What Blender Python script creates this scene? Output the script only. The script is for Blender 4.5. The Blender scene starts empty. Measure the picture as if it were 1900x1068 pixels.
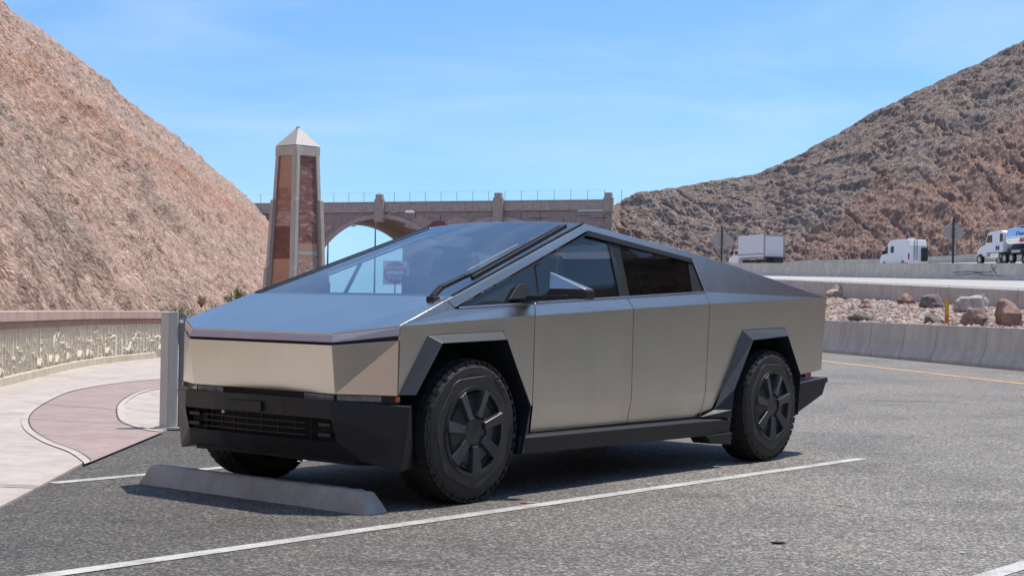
import bpy, bmesh, math, random
import numpy as np
from mathutils import Vector, Matrix
R = math.radians
random.seed(7); rng = np.random.default_rng(11)
sc = bpy.context.scene

# ------------------------------------------------------------------ camera
cam_d = bpy.data.cameras.new('camera'); cam = bpy.data.objects.new('camera', cam_d)
sc.collection.objects.link(cam); sc.camera = cam
cam_d.sensor_width = 36; cam_d.lens = 2864.5/1900*36
cam_d.clip_start = .1; cam_d.clip_end = 9000
_t, _r = R(.4332), R(-1.0113)
_up = Vector((0, -math.sin(_t), math.cos(_t))); _f = Vector((0, math.cos(_t), math.sin(_t))); _x = Vector((1, 0, 0))
_R = _x*math.cos(_r) - _up*math.sin(_r); _U = _x*math.sin(_r) + _up*math.cos(_r)
M = Matrix((( _R.x, _U.x, -_f.x, 0), (_R.y, _U.y, -_f.y, 0), (_R.z, _U.z, -_f.z, 1.2311), (0, 0, 0, 1)))
cam.matrix_world = M

# ------------------------------------------------------------------ light
SUN_TO = Vector((.334, .194, 1.0)).normalized()
world = bpy.data.worlds.new('World'); sc.world = world; world.use_nodes = True
wn = world.node_tree; wn.nodes.clear()
sky = wn.nodes.new('ShaderNodeTexSky'); sky.sky_type = 'NISHITA'; sky.sun_disc = False
sky.sun_elevation = math.asin(SUN_TO.z); sky.sun_rotation = math.atan2(SUN_TO.x, SUN_TO.y)
sky.altitude = 100; sky.air_density = 1.0; sky.dust_density = .8; sky.ozone_density = 5
bg = wn.nodes.new('ShaderNodeBackground'); bg.inputs[1].default_value = .143
wo = wn.nodes.new('ShaderNodeOutputWorld')
tc = wn.nodes.new('ShaderNodeTexCoord'); mp = wn.nodes.new('ShaderNodeMapping'); mp.inputs['Scale'].default_value = (1.2, 1.2, 6.5)
nz = wn.nodes.new('ShaderNodeTexNoise'); nz.inputs['Scale'].default_value = 2.2; nz.inputs['Detail'].default_value = 6; nz.inputs['Roughness'].default_value = .55; nz.inputs['Distortion'].default_value = .4
rp = wn.nodes.new('ShaderNodeValToRGB'); rp.color_ramp.elements[0].position = .42; rp.color_ramp.elements[0].color = (0, 0, 0, 1)
rp.color_ramp.elements[1].position = .85; rp.color_ramp.elements[1].color = (.42, .42, .42, 1)
mx = wn.nodes.new('ShaderNodeMix'); mx.data_type = 'RGBA'
tint = wn.nodes.new('ShaderNodeMix'); tint.data_type = 'RGBA'; tint.blend_type = 'MULTIPLY'; tint.inputs[0].default_value = 1
tint.inputs[7].default_value = (.765, .975, 1.09, 1)
L = wn.links.new
lift = wn.nodes.new('ShaderNodeVectorMath'); lift.operation = 'ADD'; lift.inputs[1].default_value = (0, 0, .055)
L(tc.outputs['Generated'], lift.inputs[0]); L(lift.outputs[0], sky.inputs[0])
L(tc.outputs['Generated'], mp.inputs[0]); L(mp.outputs[0], nz.inputs['Vector']); L(nz.outputs[0], rp.inputs[0])
L(sky.outputs[0], tint.inputs[6]); L(tint.outputs[2], mx.inputs[6]); mx.inputs[7].default_value = (5.6, 6.2, 6.8, 1)
L(rp.outputs[0], mx.inputs[0]); L(mx.outputs[2], bg.inputs[0]); L(bg.outputs[0], wo.inputs[0])
sl = bpy.data.lights.new('sun', 'SUN'); sl.energy = 3.9; sl.angle = R(.53); sl.color = (1, .925, .82)
so = bpy.data.objects.new('sun', sl); sc.collection.objects.link(so)
so.rotation_mode = 'QUATERNION'; so.rotation_quaternion = SUN_TO.to_track_quat('Z', 'Y')
sc.view_settings.view_transform = 'Standard'; sc.view_settings.look = 'None'
sc.view_settings.exposure = 0.22; sc.view_settings.gamma = 1; sc.view_settings.use_curve_mapping = False
sc.render.engine = 'CYCLES'
sc.cycles.use_denoising = True; sc.cycles.max_bounces = 8; sc.cycles.transparent_max_bounces = 12

# ------------------------------------------------------------------ node helpers
def newmat(name):
    m = bpy.data.materials.new(name); m.use_nodes = True; nt = m.node_tree
    return m, nt, nt.nodes['Principled BSDF']
def node(nt, t, ins=None, **kw):
    n = nt.nodes.new(t)
    for k, v in kw.items(): setattr(n, k, v)
    for k, v in (ins or {}).items():
        if isinstance(v, bpy.types.NodeSocket): nt.links.new(v, n.inputs[k])
        else: n.inputs[k].default_value = v
    return n
def coords(nt, scale=(1, 1, 1), kind='Object', rot=(0, 0, 0)):
    t = node(nt, 'ShaderNodeTexCoord')
    return node(nt, 'ShaderNodeMapping', {'Vector': t.outputs[kind], 'Scale': scale, 'Rotation': rot}).outputs[0]
def noise(nt, v, s, d=4, r=.55, dist=0):
    return node(nt, 'ShaderNodeTexNoise', {'Vector': v, 'Scale': s, 'Detail': d, 'Roughness': r, 'Distortion': dist}).outputs[0]
def ramp(nt, fac, stops, interp='LINEAR'):
    n = node(nt, 'ShaderNodeValToRGB', {'Fac': fac}); cr = n.color_ramp; cr.interpolation = interp
    while len(cr.elements) < len(stops): cr.elements.new(.5)
    for e, (p, c) in zip(cr.elements, stops):
        e.position = p; e.color = (*c, 1) if len(c) == 3 else c
    return n.outputs[0]
def mixc(nt, f, a, b, mode='MIX'):
    n = node(nt, 'ShaderNodeMix', data_type='RGBA', blend_type=mode)
    for k, v in ((0, f), (6, a), (7, b)):
        if isinstance(v, bpy.types.NodeSocket): nt.links.new(v, n.inputs[k])
        else: n.inputs[k].default_value = (*v, 1) if isinstance(v, tuple) and len(v) == 3 else v
    return n.outputs[2]
def math_(nt, op, a, b=0.0):
    n = node(nt, 'ShaderNodeMath', operation=op)
    for k, v in ((0, a), (1, b)):
        if isinstance(v, bpy.types.NodeSocket): nt.links.new(v, n.inputs[k])
        else: n.inputs[k].default_value = v
    return n.outputs[0]
def bump(nt, h, strength, dist, prev=None):
    ins = {'Height': h, 'Strength': strength, 'Distance': dist}
    if prev is not None: ins['Normal'] = prev
    return node(nt, 'ShaderNodeBump', ins).outputs[0]
def simple(name, col, rough=.6, metal=0, var=.12, scale=6, bmp=0, bscale=60, spec=.5):
    m, nt, b = newmat(name); v = coords(nt)
    n1 = noise(nt, v, scale, 5)
    c0 = tuple(max(0, c*(1-var)) for c in col); c1 = tuple(min(1, c*(1+var)) for c in col)
    nt.links.new(ramp(nt, n1, [(.3, c0), (.7, c1)]), b.inputs['Base Color'])
    b.inputs['Roughness'].default_value = rough; b.inputs['Metallic'].default_value = metal
    b.inputs['Specular IOR Level'].default_value = spec
    if bmp: nt.links.new(bump(nt, noise(nt, v, bscale, 4), bmp, .01), b.inputs['Normal'])
    return m

# ------------------------------------------------------------------ materials
def m_asphalt():
    m, nt, b = newmat('asphalt'); v = coords(nt)
    sep = node(nt, 'ShaderNodeSeparateXYZ', {0: v})
    lane = node(nt, 'ShaderNodeMapRange', {'Value': math_(nt, 'ADD', sep.outputs[0], math_(nt, 'MULTIPLY', sep.outputs[1], .04)), 'From Min': -1.2, 'From Max': 2.6}).outputs[0]
    base = mixc(nt, lane, (.096, .090, .083), (.195, .184, .169))
    big = noise(nt, v, .55, 6, .6, .3)
    base = mixc(nt, 1.0, base, ramp(nt, big, [(.3, (.72, .72, .74)), (.5, (1, 1, 1)), (.72, (1.12, 1.1, 1.06))]), 'MULTIPLY')
    mid = noise(nt, v, 5, 5, .65)
    base = mixc(nt, 1.0, base, ramp(nt, mid, [(.3, (.86, .86, .86)), (.65, (1.08, 1.08, 1.08))]), 'MULTIPLY')
    vor = node(nt, 'ShaderNodeTexVoronoi', {'Vector': v, 'Scale': 80.0, 'Randomness': 1.0})
    agg = ramp(nt, node(nt, 'ShaderNodeSeparateColor', {0: vor.outputs['Color']}).outputs[0], [(0, (.42, .42, .44)), (.4, (.75, .74, .73)), (.75, (1.3, 1.27, 1.22)), (1, (2.7, 2.6, 2.45))])
    base = mixc(nt, .85, base, mixc(nt, 1.0, base, agg, 'MULTIPLY'))
    fine = noise(nt, v, 160, 2, .6)
    base = mixc(nt, 1.0, base, ramp(nt, fine, [(.35, (.6, .6, .6)), (.65, (1.35, 1.35, 1.35))]), 'MULTIPLY')
    for sc_, lo_, hi_ in ((38, .68, 1.32), (15, .84, 1.16)):
        base = mixc(nt, 1.0, base, ramp(nt, noise(nt, v, sc_, 3, .7), [(.36, (lo_,)*3), (.64, (hi_,)*3)]), 'MULTIPLY')
    # dark oil patches and sealed cracks
    wob = noise(nt, v, 2.2, 5, .7)
    for cx, cy, rx, ry, amt in ((1.15, 9.9, .35, .22, .45), (-.5, 7.2, .5, .16, .5), (2.9, 9.7, .6, .35, .45), (5.2, 20.1, .9, .16, .8), (6.5, 20.6, .5, .08, .8), (.2, 12.0, .9, .6, .4), (3.6, 14.6, .7, .5, .3), (1.7, 6.9, .4, .3, .35)):
        q = node(nt, 'ShaderNodeMapping', {'Vector': v, 'Location': (-cx/rx, -cy/ry, 0), 'Scale': (1/rx, 1/ry, 0)}).outputs[0]
        dst = node(nt, 'ShaderNodeVectorMath', {0: q}, operation='LENGTH').outputs['Value']
        f = ramp(nt, math_(nt, 'ADD', math_(nt, 'MULTIPLY', dst, .5), math_(nt, 'MULTIPLY', wob, .8)), [(.55, (amt,)*3), (.85, (0, 0, 0))])
        base = mixc(nt, f, base, mixc(nt, 1.0, base, (.42, .42, .44), 'MULTIPLY'))
    cr = node(nt, 'ShaderNodeTexVoronoi', {'Vector': node(nt, 'ShaderNodeVectorMath', {0: v, 1: node(nt, 'ShaderNodeTexNoise', {'Vector': v, 'Scale': 1.2, 'Detail': 4}).outputs['Color']}, operation='ADD').outputs[0], 'Scale': .13}, feature='DISTANCE_TO_EDGE')
    crm = ramp(nt, cr.outputs[0], [(0, (1, 1, 1)), (.0022, (1, 1, 1)), (.004, (0, 0, 0))])
    crm = mixc(nt, 1.0, crm, ramp(nt, noise(nt, v, .35, 2), [(.5, (0, 0, 0)), (.56, (.6, .6, .6))]), 'MULTIPLY')
    base = mixc(nt, crm, base, (.05, .048, .046))
    nt.links.new(base, b.inputs['Base Color']); b.inputs['Roughness'].default_value = .85
    n1 = bump(nt, vor.outputs['Distance'], .8, .004); nt.links.new(bump(nt, fine, .5, .003, n1), b.inputs['Normal'])
    return m
def m_concrete(name, col, stain=.25, joint=None, bs=.35, grime=None):
    m, nt, b = newmat(name); v = coords(nt)
    n1 = noise(nt, v, 1.1, 6, .6, .4); n2 = noise(nt, v, 14, 5, .7); n3 = noise(nt, coords(nt, (3, 3, .35)), 1.5, 5, .6)
    c = mixc(nt, 1.0, col, ramp(nt, n1, [(.3, (1-stain,)*3), (.7, (1+stain*.4,)*3)]), 'MULTIPLY')
    c = mixc(nt, 1.0, c, ramp(nt, n2, [(.3, (.9, .89, .88)), (.7, (1.06, 1.06, 1.06))]), 'MULTIPLY')
    c = mixc(nt, 1.0, c, ramp(nt, n3, [(.35, (.85, .84, .82)), (.6, (1, 1, 1))]), 'MULTIPLY')
    nt.links.new(c, b.inputs['Base Color']); b.inputs['Roughness'].default_value = .88
    nt.links.new(bump(nt, noise(nt, v, 45, 4, .7), bs, .004), b.inputs['Normal'])
    return m
def m_paint(name, col):
    m, nt, b = newmat(name); v = coords(nt)
    n1 = noise(nt, v, 130, 3, .7); n2 = noise(nt, v, 4, 5, .7)
    wear = math_(nt, 'ADD', math_(nt, 'MULTIPLY', n1, .6), math_(nt, 'MULTIPLY', n2, .5))
    c = mixc(nt, ramp(nt, wear, [(.44, (1, 1, 1)), (.60, (0, 0, 0))]), col, tuple(x*.42 for x in col))
    nt.links.new(c, b.inputs['Base Color']); b.inputs['Roughness'].default_value = .75
    nt.links.new(bump(nt, noise(nt, v, 120, 2), .6, .004), b.inputs['Normal'])
    return m
def m_rock(name, cols, streak=None, fall=(.64, 0, -.77), along=(0, 1, 0), freq=1.0, soft=1.0, big=.09, aniso=.42):
    """hillside rubble: coordinates laid along the fall line; colour is the rock's own, relief by bump"""
    m, nt, b = newmat(name); v = coords(nt)
    a = Vector(fall).normalized(); al = (Vector(along)-a*Vector(along).dot(a)).normalized(); c_ = a.cross(al)
    dot = lambda w, k: math_(nt, 'MULTIPLY', node(nt, 'ShaderNodeVectorMath', {0: v, 1: tuple(w)}, operation='DOT_PRODUCT').outputs['Value'], k)
    va = node(nt, 'ShaderNodeCombineXYZ', {0: dot(a, aniso*freq), 1: dot(al, 1.0*freq), 2: dot(c_, .8*freq)}).outputs[0]
    n1 = noise(nt, v, big, 7, .62, .6)
    c = ramp(nt, n1, [(.3, cols[0]), (.45, cols[1]), (.55, cols[2]), (.68, cols[3])])
    n2 = noise(nt, va, 1.4, 10, .74, .25)
    c = mixc(nt, 1.0, c, ramp(nt, n2, [(.30, (.50, .47, .46)), (.46, (.92, .91, .91)), (.58, (1.12, 1.11, 1.1)), (.74, (1.55, 1.52, 1.48))]), 'MULTIPLY')
    vor = node(nt, 'ShaderNodeTexVoronoi', {'Vector': va, 'Scale': 3.0, 'Randomness': 1.0})
    vor2 = node(nt, 'ShaderNodeTexVoronoi', {'Vector': va, 'Scale': 8.5, 'Randomness': 1.0})
    for q, lo_, hi_ in ((vor, .80, 1.2), (vor2, .80, 1.22)):
        cc = node(nt, 'ShaderNodeSeparateColor', {0: q.outputs['Color']}).outputs[1]
        c = mixc(nt, 1.0, c, ramp(nt, cc, [(0, (lo_,)*3), (1, (hi_,)*3)]), 'MULTIPLY')
    if streak:
        at = node(nt, 'ShaderNodeAttribute', attribute_name='band')
        f = math_(nt, 'MULTIPLY', at.outputs['Fac'], ramp(nt, noise(nt, v, .5, 6, .7), [(.3, (.45,)*3), (.6, (1, 1, 1))]))
        c = mixc(nt, f, c, mixc(nt, 1.0, c, streak, 'MULTIPLY'))
    vr = node(nt, 'ShaderNodeAttribute', attribute_name='offview_darkening')
    c = mixc(nt, vr.outputs['Fac'], c, mixc(nt, 1.0, c, (.42, .40, .40), 'MULTIPLY'))  # out-of-view rock painted darker so the truck's side reflects less light
    nt.links.new(c, b.inputs['Base Color']); b.inputs['Roughness'].default_value = .95; b.inputs['Specular IOR Level'].default_value = .1
    h = math_(nt, 'ADD', noise(nt, va, 2.2, 11, .78, .3), math_(nt, 'MULTIPLY', vor2.outputs['Distance'], -.5))
    h2 = math_(nt, 'ADD', noise(nt, va, .8, 5, .6), math_(nt, 'MULTIPLY', vor.outputs['Distance'], -.5))
    n_ = bump(nt, h2, .8*soft, .5/freq); nt.links.new(bump(nt, h, 1.0*soft, .42/freq, n_), b.inputs['Normal'])
    return m
def m_steel(name='brushed_steel', rough=.26, col=(.59, .565, .52)):
    m, nt, b = newmat(name)
    v = coords(nt, (1, 1, 1)); sm = noise(nt, v, 2.2, 5, .6, .4)
    br = noise(nt, coords(nt, (2, 2, 220)), 3, 3, .5)
    dr = noise(nt, coords(nt, (16, 16, .7)), 1.4, 4, .6)
    c = mixc(nt, 1.0, col, ramp(nt, sm, [(.3, (.93, .93, .93)), (.7, (1.04, 1.04, 1.04))]), 'MULTIPLY')
    c = mixc(nt, 1.0, c, ramp(nt, dr, [(.3, (.965, .96, .955)), (.6, (1.0, 1.0, 1.0))]), 'MULTIPLY')
    nt.links.new(c, b.inputs['Base Color']); b.inputs['Metallic'].default_value = 1
    rr = math_(nt, 'ADD', math_(nt, 'MULTIPLY', sm, .10), math_(nt, 'MULTIPLY', dr, .05))
    nt.links.new(math_(nt, 'ADD', rr, rough-.09), b.inputs['Roughness'])
    nt.links.new(bump(nt, br, .05, .0006), b.inputs['Normal'])
    return m
def m_glass(name, tint, f0=.04, rough=.005, dusty=.0):
    m, nt, b = newmat(name); nt.nodes.remove(b)
    out = nt.nodes['Material Output']
    tr = node(nt, 'ShaderNodeBsdfTransparent', {'Color': (*tint, 1)})
    gl = node(nt, 'ShaderNodeBsdfGlossy', {'Color': (.96, .98, 1, 1), 'Roughness': rough})
    ge = node(nt, 'ShaderNodeNewGeometry'); c_ = math_(nt, 'ABSOLUTE', node(nt, 'ShaderNodeVectorMath', {0: ge.outputs['Incoming'], 1: ge.outputs['Normal']}, operation='DOT_PRODUCT').outputs['Value'])
    p5 = math_(nt, 'POWER', math_(nt, 'SUBTRACT', 1.0, c_), 5.0); fr = node(nt, 'ShaderNodeMath', {0: math_(nt, 'MULTIPLY', p5, 1-f0), 1: f0}, operation='ADD')   # Schlick, same from both sides
    mxs = node(nt, 'ShaderNodeMixShader', {0: fr.outputs[0], 1: tr.outputs[0], 2: gl.outputs[0]})
    last = mxs
    if dusty:
        df = node(nt, 'ShaderNodeBsdfDiffuse', {'Color': (.5, .5, .5, 1)})
        f = math_(nt, 'MULTIPLY', ramp(nt, noise(nt, coords(nt), 3, 6, .7), [(.3, (.3,)*3), (.7, (1,)*3)]), dusty)
        last = node(nt, 'ShaderNodeMixShader', {0: f, 1: mxs.outputs[0], 2: df.outputs[0]})
    nt.links.new(last.outputs[0], out.inputs[0])
    return m
def m_wallstucco():
    m, nt, b = newmat('cast_stucco'); v = coords(nt)
    c = mixc(nt, ramp(nt, noise(nt, v, 9, 6, .7), [(.35, (0,)*3), (.65, (1,)*3)]), (.66, .60, .50), (.80, .73, .60))
    nt.links.new(c, b.inputs['Base Color']); b.inputs['Roughness'].default_value = .95
    h = noise(nt, coords(nt, (1, 1, .6)), 16, 8, .75, .6)
    nt.links.new(bump(nt, h, .9, .025), b.inputs['Normal'])
    return m
MAT = {}
MAT['asphalt'] = m_asphalt()
MAT['concrete'] = m_concrete('sidewalk_concrete', (.535, .475, .435), .14)
MAT['redconcrete'] = m_concrete('tinted_concrete', (.40, .305, .285), .14)
MAT['barrier'] = m_concrete('barrier_concrete', (.60, .56, .50), .2)
MAT['roadconcrete'] = m_concrete('road_concrete', (.50, .48, .45), .12)
MAT['stop'] = m_concrete('old_concrete', (.42, .395, .36), .35, bs=.8)
MAT['bridge'] = m_concrete('bridge_concrete', (.47, .41, .385), .16)
MAT['bridge2'] = m_concrete('bridge_wall', (.36, .31, .295), .2)
MAT['bridgelight'] = m_concrete('bridge_relief', (.46, .385, .335), .12)
MAT['bridgered'] = m_concrete('bridge_red_relief', (.25, .10, .09), .12)
MAT['cap'] = m_concrete('pink_cap_concrete', (.50, .36, .315), .2)
MAT['mould'] = m_concrete('brown_moulding', (.33, .22, .19), .2)
MAT['plinth'] = m_concrete('cream_plinth', (.62, .56, .44), .1)
MAT['stucco'] = m_wallstucco()
MAT['pathedge'] = m_concrete('path_edging', (.56, .50, .46), .1)
MAT['joint'] = simple('dark_joint', (.10, .085, .075), .95)  # dark strips marking the pavement joints
MAT['white'] = m_paint('white_road_paint', (.56, .55, .52))
MAT['orange'] = simple('orange_road_paint', (.72, .36, .13), .7, var=.2, scale=3)
MAT['whiteline'] = simple('white_edge', (.72, .69, .63), .7, bmp=.3)
MAT['hill_l'] = m_rock('left_hill_rock', [(.40, .315, .265), (.485, .355, .29), (.54, .38, .31), (.425, .35, .295)], streak=(.98, .77, .68), freq=2.2, aniso=.5, soft=.8, big=.13)
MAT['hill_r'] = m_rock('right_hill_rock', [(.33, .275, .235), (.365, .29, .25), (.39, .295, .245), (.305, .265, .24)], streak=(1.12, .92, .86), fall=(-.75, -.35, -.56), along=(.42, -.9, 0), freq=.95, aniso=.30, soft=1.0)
MAT['dirt'] = m_rock('desert_ground', [(.30, .235, .19), (.34, .26, .21), (.37, .28, .225), (.34, .28, .23)], fall=(1, 0, 0), freq=2, soft=.5)
MAT['gravel'] = simple('gravel_bed', (.27, .215, .185), .95, var=.35, scale=9, bmp=1, bscale=14)
for i, c in enumerate([(.42, .33, .275), (.30, .20, .165), (.20, .17, .155), (.46, .41, .36), (.36, .25, .21)]):
    MAT['stone%d' % i] = simple('stone_%d' % i, c, .95, var=.35, scale=7, bmp=.9, bscale=14, spec=.2)
MAT['steel'] = m_steel()
MAT['steel_cap'] = m_steel('mirror_steel', .28, (.52, .52, .52))
MAT['black'] = simple('black_plastic', (.010, .011, .014), .52, var=.15, scale=8, bmp=.12, bscale=300)
MAT['blackmatte'] = simple('black_liner', (.008, .008, .009), .8)
MAT['flare'] = simple('fender_plastic', (.014, .018, .024), .46, var=.12, scale=5, bmp=.1, bscale=300, spec=.5)
MAT['rubber'] = simple('tyre_rubber', (.016, .0155, .015), .62, var=.25, scale=20, bmp=.25, bscale=120)
MAT['rubber2'] = simple('tyre_sidewall', (.026, .026, .026), .48, var=.25, scale=10, bmp=.1, bscale=120)
MAT['lettergrey'] = simple('raised_lettering', (.07, .07, .07), .5)
MAT['cover'] = simple('wheel_cover', (.020, .021, .024), .36, var=.2, scale=9)
MAT['blade'] = simple('wheel_blade', (.040, .042, .048), .3, var=.2, scale=9)
MAT['interior'] = simple('cabin_trim', (.02, .02, .022), .7)
MAT['seat'] = simple('seat_fabric', (.05, .05, .055), .8)
MAT['windshield'] = m_glass('windshield_glass', (.86, .92, .94), .17, .012, .03)
MAT['sideglass'] = m_glass('side_glass', (.30, .32, .33), .035, .004, .004)
MAT['frontglass'] = m_glass('front_side_glass', (.80, .86, .86), .035, .004, .004)
MAT['lightbar'] = simple('light_bar_lens', (.50, .46, .50), .16, var=.06)
MAT['lamp'] = simple('lamp_lens', (.20, .195, .19), .1, var=.45, scale=25)
MAT['chrome'] = simple('bright_metal', (.75, .75, .76), .22, metal=1)
MAT['amber'] = simple('amber_lens', (.55, .14, .04), .2)
MAT['red'] = simple('red_lens', (.45, .02, .02), .25)
MAT['tan_steel'] = simple('tan_painted_steel', (.64, .575, .465), .5, var=.06, scale=3)
MAT['sidegrey'] = simple('side_grey_steel', (.24, .25, .25), .45)
MAT['scuff'] = simple('rubber_scuff', (.17, .175, .19), .9, var=.5, scale=3)
MAT['obelisk'] = m_concrete('obelisk_stone', (.60, .56, .50), .12)
MAT['roofmetal'] = simple('pale_roof_metal', (.50, .475, .43), .5, var=.05)
MAT['galv'] = simple('galvanised', (.5, .5, .5), .45, metal=.6)
MAT['signback'] = simple('sign_back', (.34, .315, .29), .6, var=.06)
MAT['darkpost'] = simple('dark_post', (.035, .028, .025), .6)
MAT['whitepaint'] = simple('white_vehicle_paint', (.80, .81, .83), .3, var=.04)
MAT['boxgrey'] = simple('box_panel', (.66, .67, .70), .5, var=.05)
MAT['dark'] = simple('dark_parts', (.02, .02, .022), .6)
MAT['glassdark'] = simple('dark_window', (.03, .035, .04), .08)
MAT['mirrortank'] = simple('polished_tank', (.82, .84, .86), .1, metal=1, var=.02)
MAT['signred'] = simple('sign_red', (.50, .03, .03), .4, var=.03)
MAT['signwhite'] = simple('sign_white', (.78, .78, .78), .45, var=.03)
MAT['textblue'] = simple('text_blue', (.03, .06, .3), .5)
MAT['markyellow'] = simple('marker_yellow', (.75, .40, .03), .5)
MAT['markorange'] = simple('marker_orange', (.65, .20, .07), .5)
MAT['leaf'] = simple('creosote_leaf', (.10, .115, .04), .7, var=.4, scale=3)
MAT['dryleaf'] = simple('dry_twigs', (.32, .23, .13), .8, var=.3, scale=3)
MAT['twig'] = simple('twig', (.12, .09, .065), .85)
def m_mural(name, c0, c1, c2, sc_, dist, horiz=1.0):
    m, nt, b = newmat(name); v = coords(nt, (1*horiz, 1*horiz, 1.9))
    n = noise(nt, v, sc_, 7, .65, dist)
    nt.links.new(ramp(nt, n, [(.34, c0), (.47, c1), (.53, c1), (.64, c2)], 'LINEAR'), b.inputs['Base Color']); b.inputs['Roughness'].default_value = .6
    return m
MAT['mural_sepia'] = m_mural('sepia_mural', (.13, .055, .045), (.27, .14, .115), (.55, .36, .29), 2.6, 1.2, .8)
MAT['mural_plain'] = m_mural('terracotta_mural', (.47, .27, .19), (.52, .30, .21), (.56, .33, .235), 1.2, .3)
MAT['mural_red'] = m_mural('red_rock_mural', (.28, .12, .085), (.40, .19, .14), (.55, .31, .23), 3.2, 1.2)
MAT['mural_dark'] = m_mural('dark_red_mural', (.14, .055, .045), (.21, .085, .07), (.28, .12, .095), 3.0, .8)
MAT['mural_rock'] = m_mural('rock_wall_mural', (.22, .12, .095), (.46, .31, .245), (.68, .50, .41), 5.5, 2.0, .6)

# ------------------------------------------------------------------ object helpers
C = sc.collection
def tag(o, label=None, cat=None, group=None, kind=None):
    if label: o['label'] = label
    if cat: o['category'] = cat
    if group: o['group'] = group
    if kind: o['kind'] = kind
    return o
def empty(name, loc=(0, 0, 0), rz=0.0, label=None, cat=None, group=None):
    o = bpy.data.objects.new(name, None); C.objects.link(o); o.location = loc; o.rotation_euler = (0, 0, rz)
    o.empty_display_size = .2
    return tag(o, label, cat, group)
def mesh_obj(name, verts, faces, mat, parent=None, smooth=False):
    me = bpy.data.meshes.new(name); me.from_pydata([tuple(v) for v in verts], [], faces); me.update()
    o = bpy.data.objects.new(name, me); C.objects.link(o)
    for m in (mat if isinstance(mat, (list, tuple)) else [mat]): me.materials.append(m)
    if smooth: me.shade_smooth()
    if parent: o.parent = parent
    return o
def bm_obj(name, bm, mat, parent=None, smooth=False, bevel=0, solid=0, weight=False):
    bmesh.ops.recalc_face_normals(bm, faces=bm.faces) if not solid else None
    me = bpy.data.meshes.new(name); bm.to_mesh(me); bm.free()
    o = bpy.data.objects.new(name, me); C.objects.link(o)
    for m in (mat if isinstance(mat, (list, tuple)) else [mat]): me.materials.append(m)
    if smooth: me.shade_smooth()
    if parent: o.parent = parent
    if solid:
        s = o.modifiers.new('solid', 'SOLIDIFY'); s.thickness = solid; s.offset = -1
    if bevel:
        b = o.modifiers.new('bevel', 'BEVEL'); b.width = bevel; b.segments = 2; b.limit_method = 'ANGLE'; b.angle_limit = R(25)
    return o
def add_box(bm, c, s, rot=None, mi=0, taper=1.0):
    vs = []
    for dz in (-1, 1):
        k = taper if dz > 0 else 1.0
        for dx, dy in ((-1, -1), (1, -1), (1, 1), (-1, 1)):
            p = Vector((dx*s[0]/2*k, dy*s[1]/2*k, dz*s[2]/2))
            if rot is not None: p = rot @ p
            vs.append(bm.verts.new(p + Vector(c)))
    for f in ((0, 3, 2, 1), (4, 5, 6, 7), (0, 1, 5, 4), (1, 2, 6, 5), (2, 3, 7, 6), (3, 0, 4, 7)):
        fc = bm.faces.new([vs[i] for i in f]); fc.material_index = mi
def box_between(bm, a, b, w, h, up=Vector((0, 0, 1))):
    a = Vector(a); b = Vector(b); d = b-a; l = d.length; d.normalize()
    s = d.cross(up); s = Vector((1, 0, 0)) if s.length < 1e-4 else s.normalized(); u = s.cross(d)
    m = Matrix((s, d, u)).transposed()
    add_box(bm, (a+b)/2, (w, l, h), m)
def add_tube(bm, pts, rad, seg=8, cap=True):
    rings = []; pts = [Vector(p) for p in pts]
    for i, p in enumerate(pts):
        d = (pts[min(i+1, len(pts)-1)] - pts[max(i-1, 0)]).normalized()
        a = d.cross(Vector((0, 0, 1)));  a = Vector((1, 0, 0)) if a.length < .05 else a.normalized()
        b = d.cross(a); r = rad[i] if isinstance(rad, (list, tuple)) else rad
        rings.append([bm.verts.new(p + (a*math.cos(t)+b*math.sin(t))*r) for t in [2*math.pi*k/seg for k in range(seg)]])
    for q, w in zip(rings, rings[1:]):
        for k in range(seg): bm.faces.new((q[k], q[(k+1) % seg], w[(k+1) % seg], w[k]))
    if cap: bm.faces.new(rings[0][::-1]); bm.faces.new(rings[-1])
def add_prism(bm, poly, ext):
    """poly: 3D planar points, ext: extrude vector"""
    ext = Vector(ext); a = [bm.verts.new(Vector(p)) for p in poly]; b = [bm.verts.new(Vector(p)+ext) for p in poly]
    n = len(poly)
    bm.faces.new(a); bm.faces.new(b[::-1])
    for i in range(n): bm.faces.new((a[i], b[i], b[(i+1) % n], a[(i+1) % n]))
def prism_obj(name, poly, ext, mat, parent=None, bevel=0):
    bm = bmesh.new(); add_prism(bm, poly, ext); return bm_obj(name, bm, mat, parent, bevel=bevel)
def box_obj(name, c, s, mat, parent=None, rot=None, bevel=0):
    bm = bmesh.new(); add_box(bm, c, s, rot); return bm_obj(name, bm, mat, parent, bevel=bevel)
def catmull(pts, n=10):
    pts = [Vector(p) for p in pts]; out = []
    P = [pts[0]*2-pts[1]] + pts + [pts[-1]*2-pts[-2]]
    for i in range(1, len(P)-2):
        for k in range(n):
            t = k/n; a, b, c, d = P[i-1:i+3]
            out.append(.5*((2*b)+(c-a)*t+(2*a-5*b+4*c-d)*t*t+(3*b-a-3*c+d)*t**3))
    out.append(pts[-1]); return out
def copy_tree(o, parent=None):
    c = o.copy(); C.objects.link(c); c.parent = parent
    for ch in list(o.children): copy_tree(ch, c)
    return c
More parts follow.
